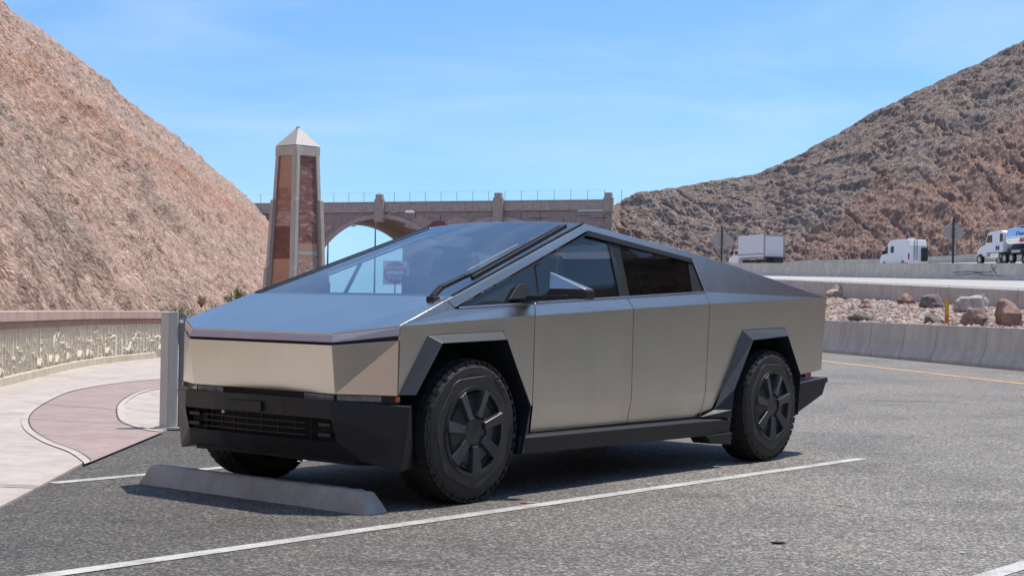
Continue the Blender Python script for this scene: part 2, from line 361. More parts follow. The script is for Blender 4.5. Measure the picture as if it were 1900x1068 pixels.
def text_mesh(name, body, size, mat, parent, loc, rot, bold=.0, shear=0):
    cu = bpy.data.curves.new(name, 'FONT'); cu.body = body; cu.size = size; cu.align_x = 'CENTER'; cu.align_y = 'CENTER'
    cu.extrude = .004; cu.offset = bold; cu.shear = shear
    t = bpy.data.objects.new(name, cu); C.objects.link(t)
    dg = bpy.context.evaluated_depsgraph_get(); me = bpy.data.meshes.new_from_object(t.evaluated_get(dg))
    bpy.data.objects.remove(t); o = bpy.data.objects.new(name, me); C.objects.link(o)
    me.materials.clear(); me.materials.append(mat); o.parent = parent; o.location = loc; o.rotation_euler = rot
    return o

# numpy value noise
_lat = rng.random((256, 256))
def vnoise(x, y):
    xi = np.floor(x).astype(int); yi = np.floor(y).astype(int); fx = x-xi; fy = y-yi
    fx = fx*fx*(3-2*fx); fy = fy*fy*(3-2*fy)
    g = lambda a, b: _lat[a % 256, b % 256]
    return (g(xi, yi)*(1-fx)+g(xi+1, yi)*fx)*(1-fy) + (g(xi, yi+1)*(1-fx)+g(xi+1, yi+1)*fx)*fy
def fbm(x, y, oct=5, gain=.55, ridged=False):
    s = 0; a = 1; t = 0
    for o in range(oct):
        n = vnoise(x+17.3*o, y+31.7*o)
        if ridged: n = 1-abs(2*n-1)
        s = s+a*n; t += a; a *= gain; x = x*2.03; y = y*2.03
    return s/t

# ================================================================== GROUND
def sheet(name, pts, mat, z=None, kind='structure', parent=None):
    v = [(p[0], p[1], p[2] if z is None else z) for p in pts]
    o = mesh_obj(name, v, [tuple(range(len(v)))], mat, parent)
    if o.data.polygons[0].normal.z < 0: o.data.flip_normals()
    if parent is None: o['kind'] = kind
    return o
sheet('desert_ground', [(-5000, -5000), (5000, -5000), (5000, 5000), (-5000, 5000)], MAT['dirt'], z=-.05)
sheet('asphalt_lot', [(-2.6, -30), (16, -40), (14, 14), (12.5, 20), (10.25, 30.5), (8.3, 40.5), (5.5, 62), (-7, 62), (-4.5, 40), (-4.3, 30), (-4, 8), (-4, 0)], MAT['asphalt'], z=0)
o = sheet('added_dark_ground', [(14.05, 14), (16.05, -40), (75, -40), (75, 30), (40, 34), (14, 15)], simple('added_dark_asphalt', (.075, .072, .07), .9, bmp=.5, bscale=90), z=.0)  # unseen dark sheet, added to dim the reflections in the truck's side
# parking lines
ld = Vector((.643, .766, 0)).normalized(); ln = Vector((ld.y, -ld.x, 0))
def stripe(name, a, b, w, z=.004, mat='white'):
    a = Vector((*a, z)); b = Vector((*b, z)); d = (b-a).normalized(); n = Vector((d.y, -d.x, 0))*w/2
    o = sheet(name, [a-n, b-n, b+n, a+n], MAT[mat]); return o
stripe('parking_line', (-2.9, 5.62), (2.84, 12.44), .105)
stripe('parking_line', (-2.93, 9.93), (2.6, 16.5), .105)
stripe('parking_line', (-.6, 3.75), (4.6, 9.95), .105)
# orange edge line beside the barrier
op = [(9.9, 17.0), (8.41, 25.28), (6.89, 33.89), (5.3, 43.5), (3.6, 55)]
v = []; fcs = []
for i, p in enumerate(op):
    v += [(p[0]-.07, p[1], .004), (p[0]+.07, p[1], .004)]
    if i: k = 2*i; fcs.append((k-2, k-1, k+1, k))
o = mesh_obj('edge_line', v, fcs, MAT['orange']); o['kind'] = 'structure'

# sidewalk
edge = [(-2.5, -12), (-2.62, 0), (-2.76, 5), (-2.86, 8.63), (-2.96, 10.0), (-3.07, 11.39), (-3.19, 12.5), (-3.2, 13.3), (-3.05, 14.05), (-2.55, 14.9), (-1.9, 16.2), (-1.5, 19), (-1.9, 24), (-3.2, 32), (-5, 36)]
outer = [(-8.5, 36), (-8.5, 26), (-7.6, 19), (-6.8, 12), (-6.0, 5), (-5.6, -12)]
bm = bmesh.new(); add_prism(bm, [(x, y, -.04) for x, y in edge+outer], (0, 0, .055))
sw = bm_obj('sidewalk', bm, MAT['concrete']); sw['kind'] = 'structure'
bo = catmull([(-2.95, 10.9, 0), (-3.3, 11.7, 0), (-3.75, 12.5, 0), (-4.28, 13.7, 0), (-4.75, 15.2, 0), (-5.12, 17.0, 0), (-5.38, 18.9, 0), (-5.3, 20.6, 0), (-4.95, 22.0, 0), (-4.2, 24.2, 0)], 6)
bi = catmull([(-3.02, 13.55, 0), (-3.22, 13.75, 0), (-3.6, 14.5, 0), (-3.93, 15.6, 0), (-4.22, 16.8, 0), (-4.42, 18.0, 0), (-4.52, 19.0, 0), (-4.46, 19.9, 0), (-4.2, 21.0, 0), (-3.6, 22.5, 0)], 6)
def clampx(p, z):
    return (min(p.x, -2.99 if p.y < 12 else -3.04), p.y, z)
n = min(len(bo), len(bi)); v = []; fcs = []
for i in range(n):
    v += [clampx(bo[i], .019), clampx(bi[i], .019)]
    if i: k = 2*i; fcs.append((k-2, k-1, k+1, k))
# starting wedge follows the sidewalk edge
o = mesh_obj('tinted_path', v, fcs, MAT['redconcrete'], sw)
for e in (bo, bi):
    v = []; fcs = []
    for i, p in enumerate(e):
        d = (e[min(i+1, len(e)-1)]-e[max(i-1, 0)]).normalized(); nn = Vector((d.y, -d.x, 0))*.03
        a = p-nn; b = p+nn; v += [clampx(a, .023), clampx(b, .023)]
        if i: k = 2*i; fcs.append((k-2, k-1, k+1, k))
    mesh_obj('path_border', v, fcs, MAT['pathedge'], sw)
    v = []; fcs = []
    for i, p in enumerate(e):
        d = (e[min(i+1, len(e)-1)]-e[max(i-1, 0)]).normalized(); nn = Vector((d.y, -d.x, 0))
        s = -1 if e is bo else 1
        a = p-nn*(.033*s); b = p-nn*(.043*s); v += [clampx(a, .027), clampx(b, .027)]
        if i: k = 2*i; fcs.append((k-2, k-1, k+1, k))
    mesh_obj('joint', v, fcs, MAT['joint'], sw)
for a, b in (((-6.3, 10.2), (-2.92, 9.55)), ((-6.5, 9.3), (-2.92, 9.62)), ((-6.9, 15.0), (-4.78, 15.25)), ((-6.4, 18.2), (-5.4, 18.3)), ((-5.0, 24), (-3.0, 23.2)),
             ((-4.62, 14.6), (-3.3, 14.2)), ((-5.1, 16.6), (-4.05, 16.0)), ((-7.3, 22.2), (-5.1, 21.6)), ((-6.0, 5.1), (-2.8, 4.9)), ((-4.3, 18.5), (-3.2, 17.2)), ((-4.02, 16.2), (-2.9, 15.3))):
    d = Vector((b[0]-a[0], b[1]-a[1], 0)).normalized(); nn = Vector((d.y, -d.x, 0))*.008
    A = Vector((*a, .0275)); B = Vector((*b, .0275))
    mesh_obj('joint', [A-nn, A+nn, B+nn, B-nn], [(0, 1, 2, 3)], MAT['joint'], sw)

# ================================================================== LEFT HILL
def grid_mesh(name, P, mat, attrs=None, smooth=True):
    r, c = P.shape[:2]; V = P.reshape(-1, 3)
    idx = np.arange(r*c).reshape(r, c)
    F = np.stack([idx[:-1, :-1], idx[:-1, 1:], idx[1:, 1:], idx[1:, :-1]], -1).reshape(-1, 4)
    me = bpy.data.meshes.new(name); me.vertices.add(len(V)); me.vertices.foreach_set('co', V.astype(np.float32).ravel())
    me.loops.add(F.size); me.loops.foreach_set('vertex_index', F.astype(np.int32).ravel())
    me.polygons.add(len(F)); me.polygons.foreach_set('loop_start', np.arange(0, F.size, 4, dtype=np.int32))
    me.polygons.foreach_set('loop_total', np.full(len(F), 4, dtype=np.int32)); me.update(calc_edges=True); me.validate()
    for k, a in (attrs or {}).items():
        at = me.attributes.new(k, 'FLOAT', 'POINT'); at.data.foreach_set('value', a.astype(np.float32).ravel())
    if smooth: me.shade_smooth()
    me.materials.append(mat); o = bpy.data.objects.new(name, me); C.objects.link(o); return o
def left_hill():
    s_front = 22*np.exp(np.linspace(0, math.log(305/22), 900))
    s = np.concatenate([np.linspace(-140, 21, 60), s_front])
    t = np.concatenate([np.linspace(0, .04, 6)[:-1], np.linspace(.04, 1, 250), 1+np.linspace(.01, 1, 26)])
    S, T = np.meshgrid(s, t)
    face_w = 14.2 + 1.6*np.interp(S, [-140, 60, 90, 140, 220, 305], [3, 1.5, 0, .9, .7, 0])
    a0 = 4.5 + 0*S
    a0 = np.where(S < 20, 4.5+(20-S)*.02, a0)
    H = 17.0 + np.interp(S, [-140, 40, 89, 105, 121, 150, 175, 223, 270, 305], [8, 2.5, .1, .8, 1.3, 1.8, 2.2, 2.3, 1.8, .6])
    Tc = np.clip(T, 0, 1)
    prof = Tc + .035*np.sin(np.pi*Tc)
    x_lat = a0 + face_w*Tc; z = H*prof
    # rounded crest then gentle plateau
    over = np.clip(T-1, 0, None); x_lat = x_lat + over**1.3*60; z = z + 3.0*(1-np.exp(-over*8)) + over*4 - 1.0
    z = z + np.where(Tc < .03, 0, 0)
    al = face_w*Tc*1.6
    g = fbm(S/7, al/9+S/30, 4, .55, True)-.55
    m_ = fbm(S/1.5, al/2.6-S/12, 5, .66, True)-.55
    f_ = fbm(S/.5, al/.7-S/5, 4, .75)-.5
    fall = np.minimum(1, Tc*9+.15)*np.where(T > 1, .35, 1)
    crev = np.clip(fbm(S/2.0+al/11, al/6.5-S/40, 4, .6, True)-.70, 0, 1)*3.2
    disp = (g*1.25 + m_*.50 + f_*.34 - crev*.55)*fall
    nx, nz_ = .77, .64
    X = -(x_lat + .1013*S) + disp*nx; Z = z + disp*nz_ - .06
    P = np.stack([X, S, Z], -1)
    q = Tc + .010*np.sin(S/7) + .05*(fbm(S/14, al/6, 4)-.5)
    band = np.exp(-((q-.60)/.030)**2)*.95 + .45*np.exp(-((q-.50)/.10)**2) + .6*np.exp(-((q-.76)/.018)**2)*(S < 90)
    return grid_mesh('left_hill', P, MAT['hill_l'], {'band': np.clip(band, 0, 1)})
lh = left_hill(); lh['kind'] = 'structure'

# ================================================================== RIGHT HILL
def hor(u): return 555.65+(u-950)*(572.34-538.97)/1890
def right_hill():
    # azimuth (as tangent*), base distance, crest extra, crest elevation tangent
    U = np.array([1085, 1118, 1131, 1150, 1185, 1260, 1330, 1415, 1455, 1500, 1600, 1700, 1800, 1900])
    V = np.array([440, 408, 385, 371, 358, 347, 335, 318, 299, 275, 218, 165, 120, 72])
    az = np.arctan((U-950)/2864.); el = (hor(U)-V)/2864.
    base = np.interp(U, [1085, 1118, 1300, 1500, 1700, 1900], [290, 284, 255, 222, 196, 176]); wid = np.interp(U, [1085, 1118, 1150, 1300, 1500, 1900], [8, 12, 30, 45, 62, 75])
    az = np.concatenate([az, np.radians([24, 32, 42, 55, 61, 64, 68, 80, 100, 130, 155])]); el = np.concatenate([el, [.22, .28, .35, .405, .44, .472, .53, .54, .48, .37, .18]])
    base = np.concatenate([base, [150, 125, 100, 82, 80, 78, 75, 72, 74, 90, 120]]); wid = np.concatenate([wid, [75, 72, 66, 60, 60, 60, 58, 55, 52, 48, 45]])
    A = np.concatenate([np.linspace(az[0], math.atan(960/2864.), 820), np.linspace(math.atan(960/2864.), az[-1], 200)[1:]])
    T = np.concatenate([np.linspace(0, 1, 300), 1+np.linspace(.02, .8, 14)])
    AA, TT = np.meshgrid(A, T)
    b = np.interp(AA, az, base); w = np.interp(AA, az, wid); e = np.interp(AA, az, el)
    Tc = np.clip(TT, 0, 1); over = np.clip(TT-1, 0, None)
    D = b + w*Tc + over*60      # forward distance (for in-frame azimuths D is the y distance)
    zb = np.interp(AA, [az[0], .1, .33, .5, 2.7], [3.5, 4.3, 4.6, 2.5, 0])
    k = np.where(AA < .34, D/np.cos(AA), D/np.cos(np.minimum(AA, .34)))  # radial distance
    zc = 1.23 + e*(b+w)
    prof = np.where(Tc < .9, Tc*1.04, 0); prof = Tc + .05*np.sin(np.pi*Tc)
    z = zb + (zc-zb)*prof - over*14 - over**2*10
    x = k*np.sin(AA); y = k*np.cos(AA)
    al = w*Tc*1.2; ss = AA*220
    g = fbm(ss/11+al/20, al/16, 4, .55, True)-.55
    m_ = fbm(ss/2.6-al/9, al/5.5+ss/20, 5, .64, True)-.55
    f_ = fbm(ss/.9-al/5.0, al/1.6+ss/9, 4, .72)-.5
    fall = np.minimum(1, Tc*12+.1)*np.clip((1.03-TT)*14, .25, 1)
    crev = np.clip(fbm(ss/3.2+al/9, al/9-ss/30, 4, .6, True)-.70, 0, 1)*3.2
    d = (g*2.3 + m_*1.2 + f_*.75 - crev*.9)*fall
    P = np.stack([x-np.sin(AA)*d*.5, y-np.cos(AA)*d*.5, z+d*.85], -1)
    # red lower body of rock (right part), grey cap above
    lim = np.interp(AA, np.arctan((np.array([1085, 1118, 1300, 1560, 1640, 1690, 1740, 1900])-950)/2864.), [.5, .3, .16, .30, .56, .36, .42, .56])
    lim = lim + .10*(fbm(ss/9, al/9, 4)-.5)
    band = 1/(1+np.exp((Tc-lim)/.018)); band *= np.interp(AA, np.arctan((np.array([1118, 1400, 1560])-950)/2864.), [.25, .4, 1])
    return grid_mesh('right_hill', P, MAT['hill_r'], {'band': np.clip(band, 0, 1), 'offview_darkening': np.clip((AA-.40)/.12, 0, 1)})  # colour darkening beyond the right frame edge, put in to dim steel reflections
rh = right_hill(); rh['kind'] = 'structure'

# ================================================================== HIGHWAY
def far_road_z(x, y): return FR[0]+FR[1]*x+FR[2]*y
_pts = np.array([(29.84, 90, 2.86), (22.64, 118, 3.4), (28.0, 165, 4.75), (37.9, 150, 5.1), (44.6, 142, 5.15)])
FR = np.linalg.lstsq(np.c_[np.ones(5), _pts[:, :2]], _pts[:, 2], rcond=None)[0]
w2a = Vector((17.244, 52, 1.91)); w2b = Vector((14.392, 75, 2.456)); b3a = Vector((29.84, 90, 2.863)); b3b = Vector((22.64, 118, 3.405))
def W2(t): return w2a+(w2b-w2a)*t
def B3(t): return b3a+(b3b-b3a)*t
v = []; fcs = []
for i in range(13):
    t = -1.4+i*.4
    tt = -2.0+i*.42
    v += [W2(t)+Vector((.1, 0, -.04)), B3(tt)]
    if i: k = 2*i; fcs.append((k-2, k-1, k+1, k))
o = mesh_obj('concrete_road', v, fcs, MAT['roadconcrete']); o['kind'] = 'structure'
for fr, mt, wd in ((.12, 'whiteline', .012), (.86, 'whiteline', .01), (.5, 'whiteline', .006)):
    v = []; fcs = []
    for i in range(13):
        t = -1.4+i*.4; tt = -2.0+i*.42; A = W2(t)+Vector((.1, 0, -.04)); B = B3(tt)
        for q in (fr-wd, fr+wd): v.append(A+(B-A)*q+Vector((0, 0, .012)))
        if i: k = 2*i; fcs.append((k-2, k-1, k+1, k))
    o = mesh_obj('lane_line', v, fcs, MAT[mt]); o['kind'] = 'structure'
# far carriageway
v = []; fcs = []
for i in range(12):
    y = 60+i*14; xl = B3((y-90)/28.).x+.2
    v += [(xl, y, far_road_z(xl, y)-.02), (xl+46, y, far_road_z(xl+46, y)-.02)]
    if i: k = 2*i; fcs.append((k-2, k-1, k+1, k))
o = mesh_obj('highway', v, fcs, MAT['roadconcrete']); o['kind'] = 'structure'

def barrier(root, mat, path, joints, hgt, toe, top, name='barrier_segment', chamfer=0, gap=.012, toe_h=.33):
    """safety-shape wall; path(t)->base point; joints: list of t"""
    for t0, t1 in zip(joints, joints[1:]):
        a = path(t0); b = path(t1); d = (b-a); L_ = d.length; d.normalize(); n_ = Vector((-d.y, d.x, 0)).normalized()
        if n_.dot(Vector((-1, -.3, 0))) < 0: n_ = -n_
        a = a+d*gap; b = b-d*gap
        prof = [(toe, -.3), (toe, .07), (top+.07, toe_h), (top, hgt-chamfer), (top-chamfer, hgt), (-top, hgt), (-top-.07, toe_h), (-toe, .07), (-toe, -.3)]
        bm = bmesh.new(); A = [bm.verts.new(a+n_*p[0]+Vector((0, 0, p[1]))) for p in prof]; B = [bm.verts.new(b+n_*p[0]+Vector((0, 0, p[1]))) for p in prof]
        k = len(prof); bm.faces.new(A); bm.faces.new(B[::-1])
        for i in range(k): bm.faces.new((A[i], B[i], B[(i+1) % k], A[(i+1) % k]))
        bm_obj(name, bm, mat, root, bevel=.008)
# barrier 1 (beside the lot)
jb = [(11.6, 23.0), (10.85, 26.9), (10.35, 29.5), (9.804, 32.325), (9.372, 34.568), (9.061, 36.183), (8.71, 38.008), (8.355, 39.852), (7.98, 41.8), (7.2, 45.9), (6.3, 50.6), (5.3, 56)]
b1 = empty('concrete_barrier', (9.4, 34.5, 0), 0, 'low concrete safety barrier along the lot edge in front of the gravel bed', 'barrier')
off1 = Vector((.28, .06, 0))
barrier(b1, MAT['barrier'], lambda t: Vector((jb[t][0]-9.4, jb[t][1]-34.5, 0))+off1, list(range(len(jb))), .83, .28, .09)
v = [];
# wall 2
wroot = empty('retaining_wall', tuple(w2a), 0, 'pale concrete wall with white top edge behind the boulders', 'wall')
tl = [-1.2, -.85, -.5, -.22, .02, .27, .53, .8, 1.1, 1.45, 1.9, 2.5]
for t0, t1 in zip(tl, tl[1:]):
    a = W2(t0)-w2a; b = W2(t1)-w2a; d = (b-a).normalized(); a = a+d*.02; b = b-d*.02; n_ = Vector((-.97, -.24, 0))
    prof = [(.0, -2.2), (.0, -.075), (-.055, 0), (-.3, 0), (-.3, -2.2)]
    bm = bmesh.new(); A = [bm.verts.new(a+n_*p[0]+Vector((0, 0, p[1]))) for p in prof]; B = [bm.verts.new(b+n_*p[0]+Vector((0, 0, p[1]))) for p in prof]
    k = len(prof); fs = [bm.faces.new(A), bm.faces.new(B[::-1])]
    for i in range(k):
        f = bm.faces.new((A[i], B[i], B[(i+1) % k], A[(i+1) % k]))
        if i in (1, 2): f.material_index = 1
    bm_obj('wall_panel', bm, [MAT['barrier'], MAT['whiteline']], wroot)
# barrier 3 (median)
b3 = empty('median_barrier', tuple(b3a), 0, 'long concrete median barrier with dark tyre scuffs below the trucks', 'barrier')
barrier(b3, MAT['barrier'], lambda t: B3(t)-b3a, [-1.2, -.9, -.62, -.36, -.12, .1, .33, .58, .84, 1.12, 1.42, 1.75, 2.1, 2.6], 1.02, .32, .12, toe_h=.3)
# scuffs on its face
dd = (b3b-b3a).normalized(); nn3 = Vector((-dd.y, dd.x, 0)).normalized()
if nn3.dot(Vector((-1, -.3, 0))) < 0: nn3 = -nn3
def on_b3(s, z): return dd*s + nn3*(.135 + (.10 if z < .3 else .065*(1-(z-.3)/.72))) + Vector((0, 0, z))
def scuff(pts, w):
    v = []; fcs = []
    for i, (s, z) in enumerate(pts):
        v += [on_b3(s, z-w/2), on_b3(s, z+w/2)]
        if i: k = 2*i; fcs.append((k-2, k-1, k+1, k))
    return v, fcs
for pts, w in (([(8.4, .16), (6.5, .3), (4.6, .42), (3.2, .5), (2.6, .85)], .06), ([(7.6, .42), (5.8, .5), (4.2, .45)], .07), ([(4.6, .32), (2.5, .26), (.8, .18)], .05), ([(3.3, .9), (2.9, .55), (2.6, .4)], .10)):
    v, fcs = scuff(pts, w); mesh_obj('tyre_scuff', v, fcs, MAT['scuff'], b3)
# barrier 4 (far side of the highway)
p4 = [(24, 238, 6.0), (31, 218, 6.3), (37.57, 200, 6.97), (44.5, 185, 6.9), (47.8, 178, 7.0), (51.0, 170, 7.15), (53, 160, 7.2), (56, 148, 7.4), (60, 130, 7.2)]
b4 = empty('far_barrier', (47.8, 178, 6), 0, 'distant concrete barrier at the foot of the right hill behind the trucks', 'barrier')
for a, b in zip(p4, p4[1:]):
    a = Vector(a)-Vector((47.8, 178, 6)); b = Vector(b)-Vector((47.8, 178, 6))
    bm = bmesh.new(); n_ = Vector((.35, .1, 0)); add_prism(bm, [a, b, b+Vector((0, 0, -3.2)), a+Vector((0, 0, -3.2))], n_); bm_obj('barrier_segment', bm, MAT['barrier'], b4)
# mesh-fence posts at the foot of the hill
fp = empty('slope_fence', (45, 182, 5), 0, 'line of thin dark posts along the foot of the right hill', 'fence')
pm = None
for i in range(26):
    t = i/25*7.0; k = int(t); fr = t-k; k = min(k, len(p4)-2)
    p = Vector(p4[k])*(1-fr)+Vector(p4[k+1])*fr + Vector((.9, .3, 0))
    if pm is None:
        bm = bmesh.new(); add_box(bm, (0, 0, 1.3), (.09, .09, 3.0)); o = bm_obj('fence_post', bm, MAT['mould'], fp); pm = o
    else: o = pm.copy(); C.objects.link(o)
    o.location = p-Vector((45, 182, 5))-Vector((0, 0, .3))

# gravel bed between barrier 1 and the wall
Q = [Vector((10.55, 30.5, .66)), Vector((8.62, 40.5, .66)), Vector((17.3, 52, 1.16)), Vector((14.45, 75, 1.64))]
def gp(a, b): return ((Q[0]*(1-b)+Q[1]*b)*(1-a) + (Q[2]*(1-b)+Q[3]*b)*a)
aa, bb = np.meshgrid(np.linspace(0, 1, 60), np.linspace(-1.0, 1.9, 170))
G = np.zeros(aa.shape+(3,))
for k in range(3):
    G[..., k] = (Q[0][k]*(1-bb)+Q[1][k]*bb)*(1-aa)+(Q[2][k]*(1-bb)+Q[3][k]*bb)*aa
G[..., 2] += (fbm(G[..., 0]/1.2, G[..., 1]/1.2, 4)-.5)*.16*np.minimum(1, np.minimum(aa, 1-aa)*12)
gb = grid_mesh('gravel_bed', G, MAT['gravel']); gb['kind'] = 'structure'
def rock_verts(n=1, seed=0, squash=.65, jag=.32):
    bm = bmesh.new(); bmesh.ops.create_icosphere(bm, subdivisions=n, radius=1)
    r_ = random.Random(seed); pl = [(Vector((r_.uniform(-1, 1), r_.uniform(-1, 1), r_.uniform(-.4, 1))).normalized(), r_.uniform(.55, .92)) for _ in range(9)]
    for v in bm.verts:
        for nrm, dd_ in pl:
            q = v.co.dot(nrm)
            if q > dd_: v.co -= nrm*(q-dd_)*.92
        v.co *= 1+r_.uniform(-jag, jag)*.22
        v.co.z *= squash
    return bm
variants = []
for s in range(8):
    bm = rock_verts(1, s); bm.verts.index_update(); variants.append((np.array([v.co[:] for v in bm.verts]), np.array([[l.index for l in f.verts] for f in bm.faces]))); bm.free()
def scatter(name, n, fn, smin, smax, mats):
    V = []; F = []; MI = []; off = 0
    for i in range(n):
        p, k = fn(); vv, ff = variants[rng.integers(8)]
        s = smin+(smax-smin)*rng.random()**2.2; a = rng.random()*6.283; ca, sa = math.cos(a), math.sin(a)
        q = vv*np.array([s*(.8+.5*rng.random()), s*(.6+.5*rng.random()), s])*k
        q = np.stack([q[:, 0]*ca-q[:, 1]*sa, q[:, 0]*sa+q[:, 1]*ca, q[:, 2]], 1)+np.array(p)
        V.append(q); F.append(ff+off); MI.append(np.full(len(ff), rng.choice(len(mats)))); off += len(vv)
    V = np.concatenate(V); F = np.concatenate(F); MI = np.concatenate(MI)
    me = bpy.data.meshes.new(name); me.vertices.add(len(V)); me.vertices.foreach_set('co', V.astype(np.float32).ravel())
    me.loops.add(F.size); me.loops.foreach_set('vertex_index', F.astype(np.int32).ravel())
    me.polygons.add(len(F)); me.polygons.foreach_set('loop_start', np.arange(0, F.size, 3, dtype=np.int32)); me.polygons.foreach_set('loop_total', np.full(len(F), 3, dtype=np.int32))
    for m in mats: me.materials.append(m)
    me.polygons.foreach_set('material_index', MI.astype(np.int32)); me.update(calc_edges=True)
    o = bpy.data.objects.new(name, me); C.objects.link(o); return o
def gfn():
    a = rng.random()**1.0*.97+.015; b = rng.random()*2.2-.55
    p = gp(a, b); return (p.x, p.y, p.z+.02), 1.0
tag(scatter('gravel', 7500, gfn, .07, .17, [MAT['stone%d' % i] for i in range(5)]), 'loose pinkish grey gravel spread between the barrier and the wall', 'gravel', kind='stuff')
# rubble on the right hill's lower part (larger pieces)
boulders = [ # x, y, z, w, h, mat, label, squash
 (14.93, 70.6, 1.60, 1.05, .60, 'stone0', 'tan boulder nearest the truck tail against the pale wall'),
 (14.99, 58.9, 1.33, .66, .40, 'stone1', 'flat reddish boulder, left one of the touching pair'),
 (15.9, 58.4, 1.34, .58, .42, 'stone4', 'reddish boulder, right one of the touching pair'),
 (14.5, 53.1, 1.20, .84, .56, 'stone2', 'dark grey boulder just left of the yellow marker post'),
 (14.36, 48.6, 1.10, 1.16, .66, 'stone3', 'big whitish boulder between yellow marker and thin stake'),
 (11.06, 37.0, .78, .62, .46, 'stone1', 'dark brown boulder behind the thin stake at barrier edge'),
 (11.78, 36.6, .80, .80, .66, 'stone1', 'large dark red boulder at the right end of the gravel bed'),
 (9.56, 42.3, .78, .60, .36, 'stone2', 'low grey boulder behind barrier nearest the truck'),
 (12.19, 53.3, 1.12, .46, .38, 'stone4', 'small pink angular boulder in the middle of the gravel'),
 (11.69, 52.7, 1.10, .26, .24, 'stone3', 'small pale stone beside the pink angular boulder'),
 (10.71, 39.2, .80, .52, .30, 'stone2', 'low dark boulder at the foot of the yellow marker post')]
for i, (x, y, z, w, h, mt, lab) in enumerate(boulders):
    bm = rock_verts(3, 40+i, .8, .12)
    rr = random.Random(i)
    for v_ in bm.verts:
        k = 1+.10*math.sin(v_.co.x*5+i)+.08*math.sin(v_.co.y*7+2*i)+.06*math.sin(v_.co.z*11+i)+rr.uniform(-.02, .02)
        v_.co = Vector((v_.co.x*w*.56*k, v_.co.y*w*.5*k, max(v_.co.z*h*.85*k, -.35)))
    o = bm_obj('boulder', bm, MAT[mt]); o.location = (x, y, z+h*.28); o.rotation_euler = (0, 0, i*1.3)
    tag(o, lab, 'boulder', 'boulders on the gravel bed')
mk = empty('marker_post', (10.87, 38.56, .7), 0, 'flat marker post with yellow top and orange base behind the barrier', 'marker')
box_obj('post_top', (0, 0, .54), (.10, .03, .40), MAT['markyellow'], mk); box_obj('post_base', (0, 0, .14), (.10, .031, .40), MAT['markorange'], mk)
mk = empty('survey_stake', (11.36, 37.2, .7), 0, 'thin stake with white top and orange base between dark boulders', 'stake')
box_obj('stake_top', (0, 0, .66), (.05, .04, .44), MAT['signwhite'], mk, bevel=.004); box_obj('stake_base', (0, 0, .2), (.05, .04, .48), MAT['markorange'], mk)

# ================================================================== ROAD SIGNS (backs)
def sign_back(x, y, z, half, ctr, top, plate, label):
    r = empty('warning_sign', (x, y, z), math.atan2(y, x)-math.pi/2, label, 'sign', 'diamond warning signs seen from behind')
    box_obj('post', (0, -.07, top/2-.1), (.13, .10, top+.2), MAT['darkpost'], r)
    d = half
    prism_obj('sign_plate', [(0, 0, ctr+d), (d, 0, ctr), (0, 0, ctr-d), (-d, 0, ctr)], (0, .03, 0), MAT['signback'], r)
    for zz, w in ((ctr+d*.55, .5), (ctr-d*.55, .5), (plate, .42)):
        box_obj('bracket', (0, -.035, zz), (w*d, .05, .09), MAT['galv'], r)
    box_obj('rider_plate', (0, .01, plate), (.62*d, .02, .5*d), MAT['signback'], r)
    return r
sign_back(27.96, 98, 3.9, .76, 2.05, 2.95, .78, 'back of a diamond warning sign between the white van and the tanker')
sign_back(18.25, 134.8, 4.6, 1.08, 2.15, 3.4, .35, 'back of a diamond warning sign left of the grey box truck')

# ================================================================== BRIDGE
br = empty('arch_bridge', (-36.95, 300, 0), math.atan2(-20, 54.4), 'brown concrete arch bridge over the road with wire fence on top', 'bridge')
ca, sa = math.cos(br.rotation_euler.z), math.sin(br.rotation_euler.z)
wloc = Vector((-8*ca+29*sa, 8*sa+29*ca, 0))     # barrel axis in bridge coordinates (road runs skew)
def arc(cs, cz, rad, a0, a1, n=30): return [(cs+rad*math.cos(R(a0+(a1-a0)*i/n)), cz+rad*math.sin(R(a0+(a1-a0)*i/n))) for i in range(n+1)]
cz = 1.1; A1 = arc(12.3, cz, 15.2, 178, 42.5); A2 = arc(36.6, cz, 14.7, 139, 2)
outline = [(-34, 17.2), (-34, -1), (-3.4, -1)] + A1 + [(23.52, -1), (25.49, -1)] + A2 + [(51.4, -1), (78, -1), (78, 8), (58.4, 10), (58.4, 17.7)]
bm = bmesh.new(); add_prism(bm, [(s, 0, z) for s, z in outline], wloc); bm_obj('span', bm, MAT['bridge2'], br)
for cs, rad, a0, a1 in ((12.3, 15.2, 176, 43), (36.6, 14.7, 138, 4)):
    inn = arc(cs, cz, rad+.02, a0, a1); out = arc(cs, cz, rad+.85, a0, a1)
    bm = bmesh.new(); vi = [(bm.verts.new((s, -.25, z)), bm.verts.new((s, .05, z))) for s, z in inn]; vo = [(bm.verts.new((s, -.25, z)), bm.verts.new((s, .05, z))) for s, z in out]
    for i in range(len(vi)-1):
        bm.faces.new((vi[i][0], vi[i+1][0], vo[i+1][0], vo[i][0])); bm.faces.new((vi[i][0], vi[i][1], vi[i+1][1], vi[i+1][0])); bm.faces.new((vo[i][0], vo[i+1][0], vo[i+1][1], vo[i][1]))
    bm_obj('arch_ring', bm, MAT['bridge'], br)
bm = bmesh.new(); add_prism(bm, [(-34, -.35, 17.2), (58.4, -.35, 17.8), (58.4, -.35, 19.47), (-34, -.35, 19.05)], (0, .8, 0)); bm_obj('parapet', bm, MAT['bridge'], br)
bm = bmesh.new(); add_prism(bm, [(-34, -.45, 19.05), (58.4, -.45, 19.47), (58.4, -.45, 19.68), (-34, -.45, 19.25)], (0, 1.0, 0)); bm_obj('parapet_cap', bm, MAT['bridge2'], br)
